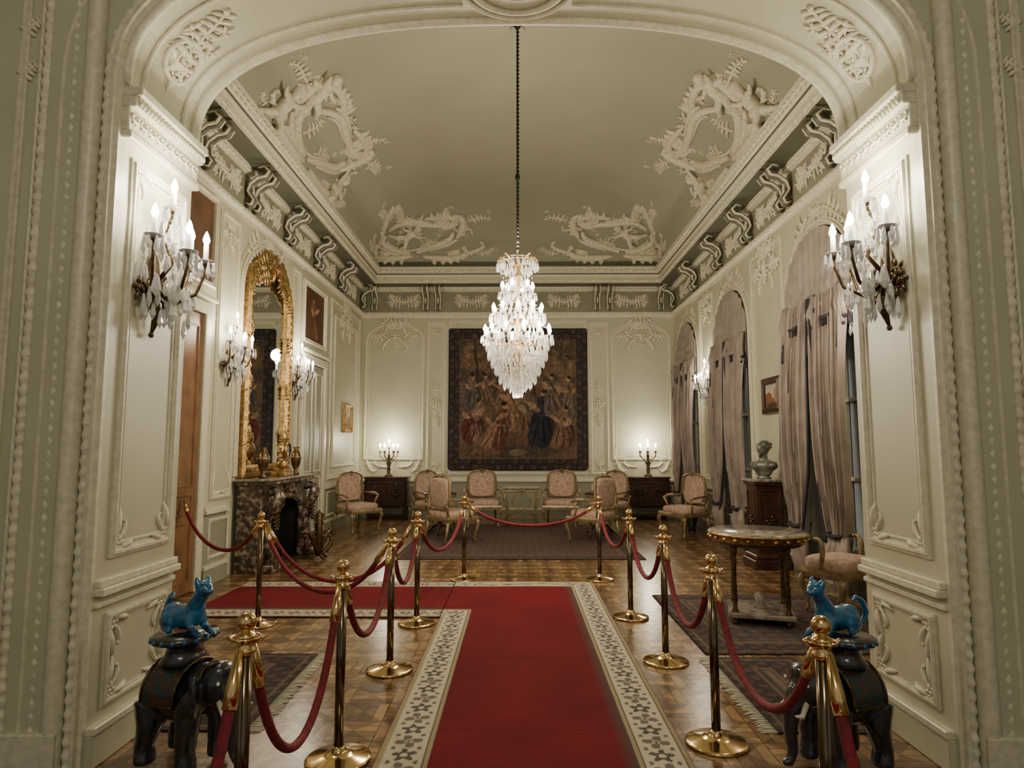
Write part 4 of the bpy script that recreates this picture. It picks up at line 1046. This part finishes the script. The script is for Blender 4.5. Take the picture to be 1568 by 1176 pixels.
# ------------------------------------------------------------------ curtains
for c in WIN:
    b=MB()
    nu,nv=90,14; vs=[];fs=[]
    w=WH+.02
    for j in range(nv+1):
        for i in range(nu+1):
            x=-1+2*i/nu; top=3.42+.72*math.sqrt(max(0,1-x*x)); sw=abs(sin(x*pi*1.0)); bot=3.26-.26*sw-.40*abs(x)**9
            q_=1-j/nv; v=bot+(top-bot)*j/nv
            fold=.02*sin(x*34)*(.4+.3*j/nv)+.035*sin(v*30+ (x%1-.5)**2*14)*sw*q_
            vs.append(fR(c+x*w,v,.06+fold+.06*q_*sw))
    for j in range(nv):
        for i in range(nu): k=j*(nu+1)+i; fs.append((k,k+1,k+nu+2,k+nu+1))
    b.add(vs,fs,M_pelm,True)
    ed=[vs[i] for i in range(nu+1)]; b.tube([(p[0]-.012,p[1],p[2]) for p in ed],.026,M_fringe,6)
    for i in range(0,nu+1,2):
        p=ed[i]; b.tube([(p[0]-.01,p[1],p[2]),(p[0]-.012,p[1],p[2]-.09)],[.008,.014],M_fringe,5)
    for sg in(-1,0,1):
        y=c+sg*w*.97
        for kk in range(5):
            yy=y+(kk-2)*.035-(sg*.06); L_=.55-.08*abs(kk-2)
            b.tube([fR(yy,3.34,.10),fR(yy+.01,3.1,.13+.02*(kk%2)),fR(yy,3.34-L_,.12)],[.02,.032,.026],M_pelm,7); b.ell(fR(yy,3.34-L_,.12),(.03,.03,.03),M_fringe,7,5)
        b.lathe([(.012,.1),(.035,.06),(.03,.02),(.04,-.02),(.05,-.16),(0,-.16)],M_fringe,fR(y-sg*.06,2.78,.14),10)
    for sg in(-1,1):
        NU,NV=80,40; vs=[];fs=[]
        for j in range(NV+1):
            t=j/NV; z=3.3*(1-t)+.5*t
            wd=.39-.05*t if t<.72 else .354-.17*((t-.72)/.28)**1.3
            cy=c+sg*(.41+.09*t)
            bl=.05*sin(pi*min(1,t/.95))
            for i in range(NU+1):
                s_=-1+2*i/NU
                ph=s_*15+sg+1.0*sin(t*3)+.8*sin(s_*3)
                vs.append(fR(cy+s_*wd+.02*sin(2*ph)*.6,z-.03*cos(s_*9)*t,.11+bl+.10*abs(sin(ph))*(.6+.5*t)-.03+.012*sin(s_*41+t*4)))
        for j in range(NV):
            for i in range(NU): k=j*(NU+1)+i; fs.append((k,k+1,k+NU+2,k+NU+1))
        b.add(vs,fs,M_curt,True)
        cy=c+sg*.50
        for kk in range(12):
            yy=cy+(-.17+.34*kk/11); b.tube([fR(yy,.62+.02*sin(kk*2),.15),fR(cy+(yy-cy)*1.25,.45,.17+.03*sin(kk*2.3)),fR(cy+(yy-cy)*.9,.25,.14),fR(cy+(yy-cy)*.8,.03,.13)],[.03,.045,.035,.028],M_curt,7)
        b.tube([vs[j*(NU+1)+(0 if sg>0 else NU)] for j in range(NV+1)],.018,M_fringe,6)
        b.tube([fR(cy-.21,.66,.08),fR(cy-.1,.62,.23),fR(cy+.1,.62,.23),fR(cy+.21,.66,.08)],.024,M_fringe,7)
    b.obj('draped_curtain')

# ------------------------------------------------------------------ elephant stools with cats
def elephant():
    m=M_eleph; q=MB()
    q.ell((0,0,.34),(.21,.145,.145),m,18,12); q.ell((-.14,0,.35),(.11,.135,.13),m,14,10); q.ell((.13,0,.37),(.10,.12,.12),m)
    q.ell((.25,0,.40),(.10,.09,.105),m,14,10); q.ell((.27,0,.46),(.07,.075,.05),m); q.tube([(.2,0,.37),(.1,0,.36)],[.09,.1],m,10)
    q.tube([(.32,0,.38),(.37,0,.30),(.385,0,.20),(.37,0,.11),(.40,0,.06),(.44,0,.07)],[.055,.045,.036,.03,.024,.018],m,10)
    for sg in(-1,1):
        q.tube([(.14,sg*.09,.32),(.15,sg*.10,.2),(.14,sg*.10,.1),(.15,sg*.10,.03),(.15,sg*.1,.015)],[.075,.06,.05,.058,.058],m,12)
        q.tube([(-.15,sg*.09,.32),(-.13,sg*.1,.2),(-.17,sg*.10,.1),(-.16,sg*.10,.03),(-.16,sg*.1,.015)],[.085,.068,.05,.058,.058],m,12)
        q.ell((.2,sg*.12,.37),(.05,.022,.105),m,10,8,Matrix.Rotation(sg*.35,3,'Z')); q.ell((.17,sg*.14,.33),(.05,.018,.06),m,10,8)
        q.ell((.315,sg*.062,.42),(.014,.012,.014),m,8,6)
    q.tube([(-.24,0,.4),(-.28,0,.32),(-.27,0,.18)],[.022,.015,.018],m,8)
    b=MB(); b.merge(organic(q,.014,m,2))
    for sg in(-1,1):
        b.tube([(.315,sg*.05,.335),(.37,sg*.07,.29),(.42,sg*.075,.30)],[.016,.013,.005],M_trim,8)
        b.ell((.327,sg*.072,.425),.009,M_wht,8,6)
    vs=[];fs=[]
    for i in range(9):
        for j in range(17):
            x=-.14+.24*i/8; a=-1.75+3.5*j/16; vs.append((x,.158*sin(a),.345+.155*cos(a)))
    for i in range(8):
        for j in range(16): k=i*17+j; fs.append((k,k+1,k+18,k+17))
    b.add(vs,fs,M_saddle,True)
    for P in ([vs[j] for j in range(17)],[vs[8*17+j] for j in range(17)],[vs[i*17] for i in range(9)],[vs[i*17+16] for i in range(9)]): b.tube(P,.009,M_bronze,6)
    b.tube([(.2,.09*sin(a),.4+.1*cos(a)) for a in [2*pi*i/16 for i in range(16)]],.007,M_bronze,6,True)
    b.lathe([(.11,.48),(.13,.49),(.10,.52),(.09,.56),(.13,.585),(.165,.59),(.17,.605),(.165,.62),(.0,.62)],M_eleph,(-.02,0,0),28)
    for k in range(18):
        a=2*pi*k/18; b.ell((-.02+.165*cos(a),.165*sin(a),.605),.013,M_blue,7,5)
    return b
E=elephant(); o=E.obj('ceramic_elephant_stool',(-1.66,3.38,.012),(0,0,-.35)); o.scale=(.84,1,1); copy(o,(1.60,3.38,.012),(0,0,pi+.35))
def cat():
    m=M_blue; q=MB()
    q.ell((-.03,0,.075),(.12,.06,.062),m,16,10); q.ell((-.1,0,.072),(.07,.066,.066),m,14,10); q.ell((.06,0,.10),(.055,.05,.065),m)
    q.tube([(.05,0,.11),(.09,0,.17),(.115,0,.205)],[.05,.04,.036],m,10); q.ell((.125,0,.228),(.047,.042,.04),m,14,10); q.ell((.163,0,.218),(.024,.023,.018),m)
    q.ell((.185,0,.225),(.006,.006,.005),m,6,5)
    for sg in(-1,1):
        q.tube([(.115,sg*.024,.25),(.108,sg*.032,.275),(.106,sg*.034,.288)],[.022,.013,.004],m,8)
        q.tube([(.06,sg*.035,.09),(.09,sg*.04,.035),(.14,sg*.035,.016)],[.028,.018,.016],m,8); q.ell((.15,sg*.035,.014),(.022,.016,.013),m)
        q.ell((-.08,sg*.055,.055),(.055,.026,.045),m,12,8); q.tube([(-.09,sg*.06,.03),(-.03,sg*.068,.014)],[.02,.015],m,8)
    q.tube([(-.155,0,.05),(-.2,.02,.04),(-.215,.03,.09),(-.185,.03,.15),(-.15,.02,.17),(-.14,.01,.145)],[.02,.017,.016,.015,.014,.01],m,8)
    b=MB(); b.merge(organic(q,.0065,m,2))
    for sg in(-1,1): b.ell((.155,sg*.024,.236),.006,M_gold,8,6); b.ell((.159,sg*.026,.237),.003,M_black,6,4)
    return b
C=cat(); o=C.obj('ceramic_cat_figurine',(-1.67,3.38,.632),(0,0,-.5)); copy(o,(1.58,3.38,.632),(0,0,pi+.5))

# ------------------------------------------------------------------ hall + ambient light
plight('hall_fill_light',(0,-.9,4.2),170,.35,(1,.89,.72))  # added fill lamp behind the camera, brightens the hall and casing
w=bpy.data.worlds.new('World'); sc.world=w; w.use_nodes=True
bg=w.node_tree.nodes['Background']; bg.inputs[0].default_value=(1,.94,.82,1); bg.inputs[1].default_value=.34

cam=bpy.data.cameras.new('Camera'); cam.sensor_width=36; cam.lens=22.96; cam.clip_start=.05
co=bpy.data.objects.new('Camera',cam); co.location=(0,0,1.56); co.rotation_euler=(math.radians(90+5.54),0,math.radians(.5)); sc.collection.objects.link(co)
sc.camera=co
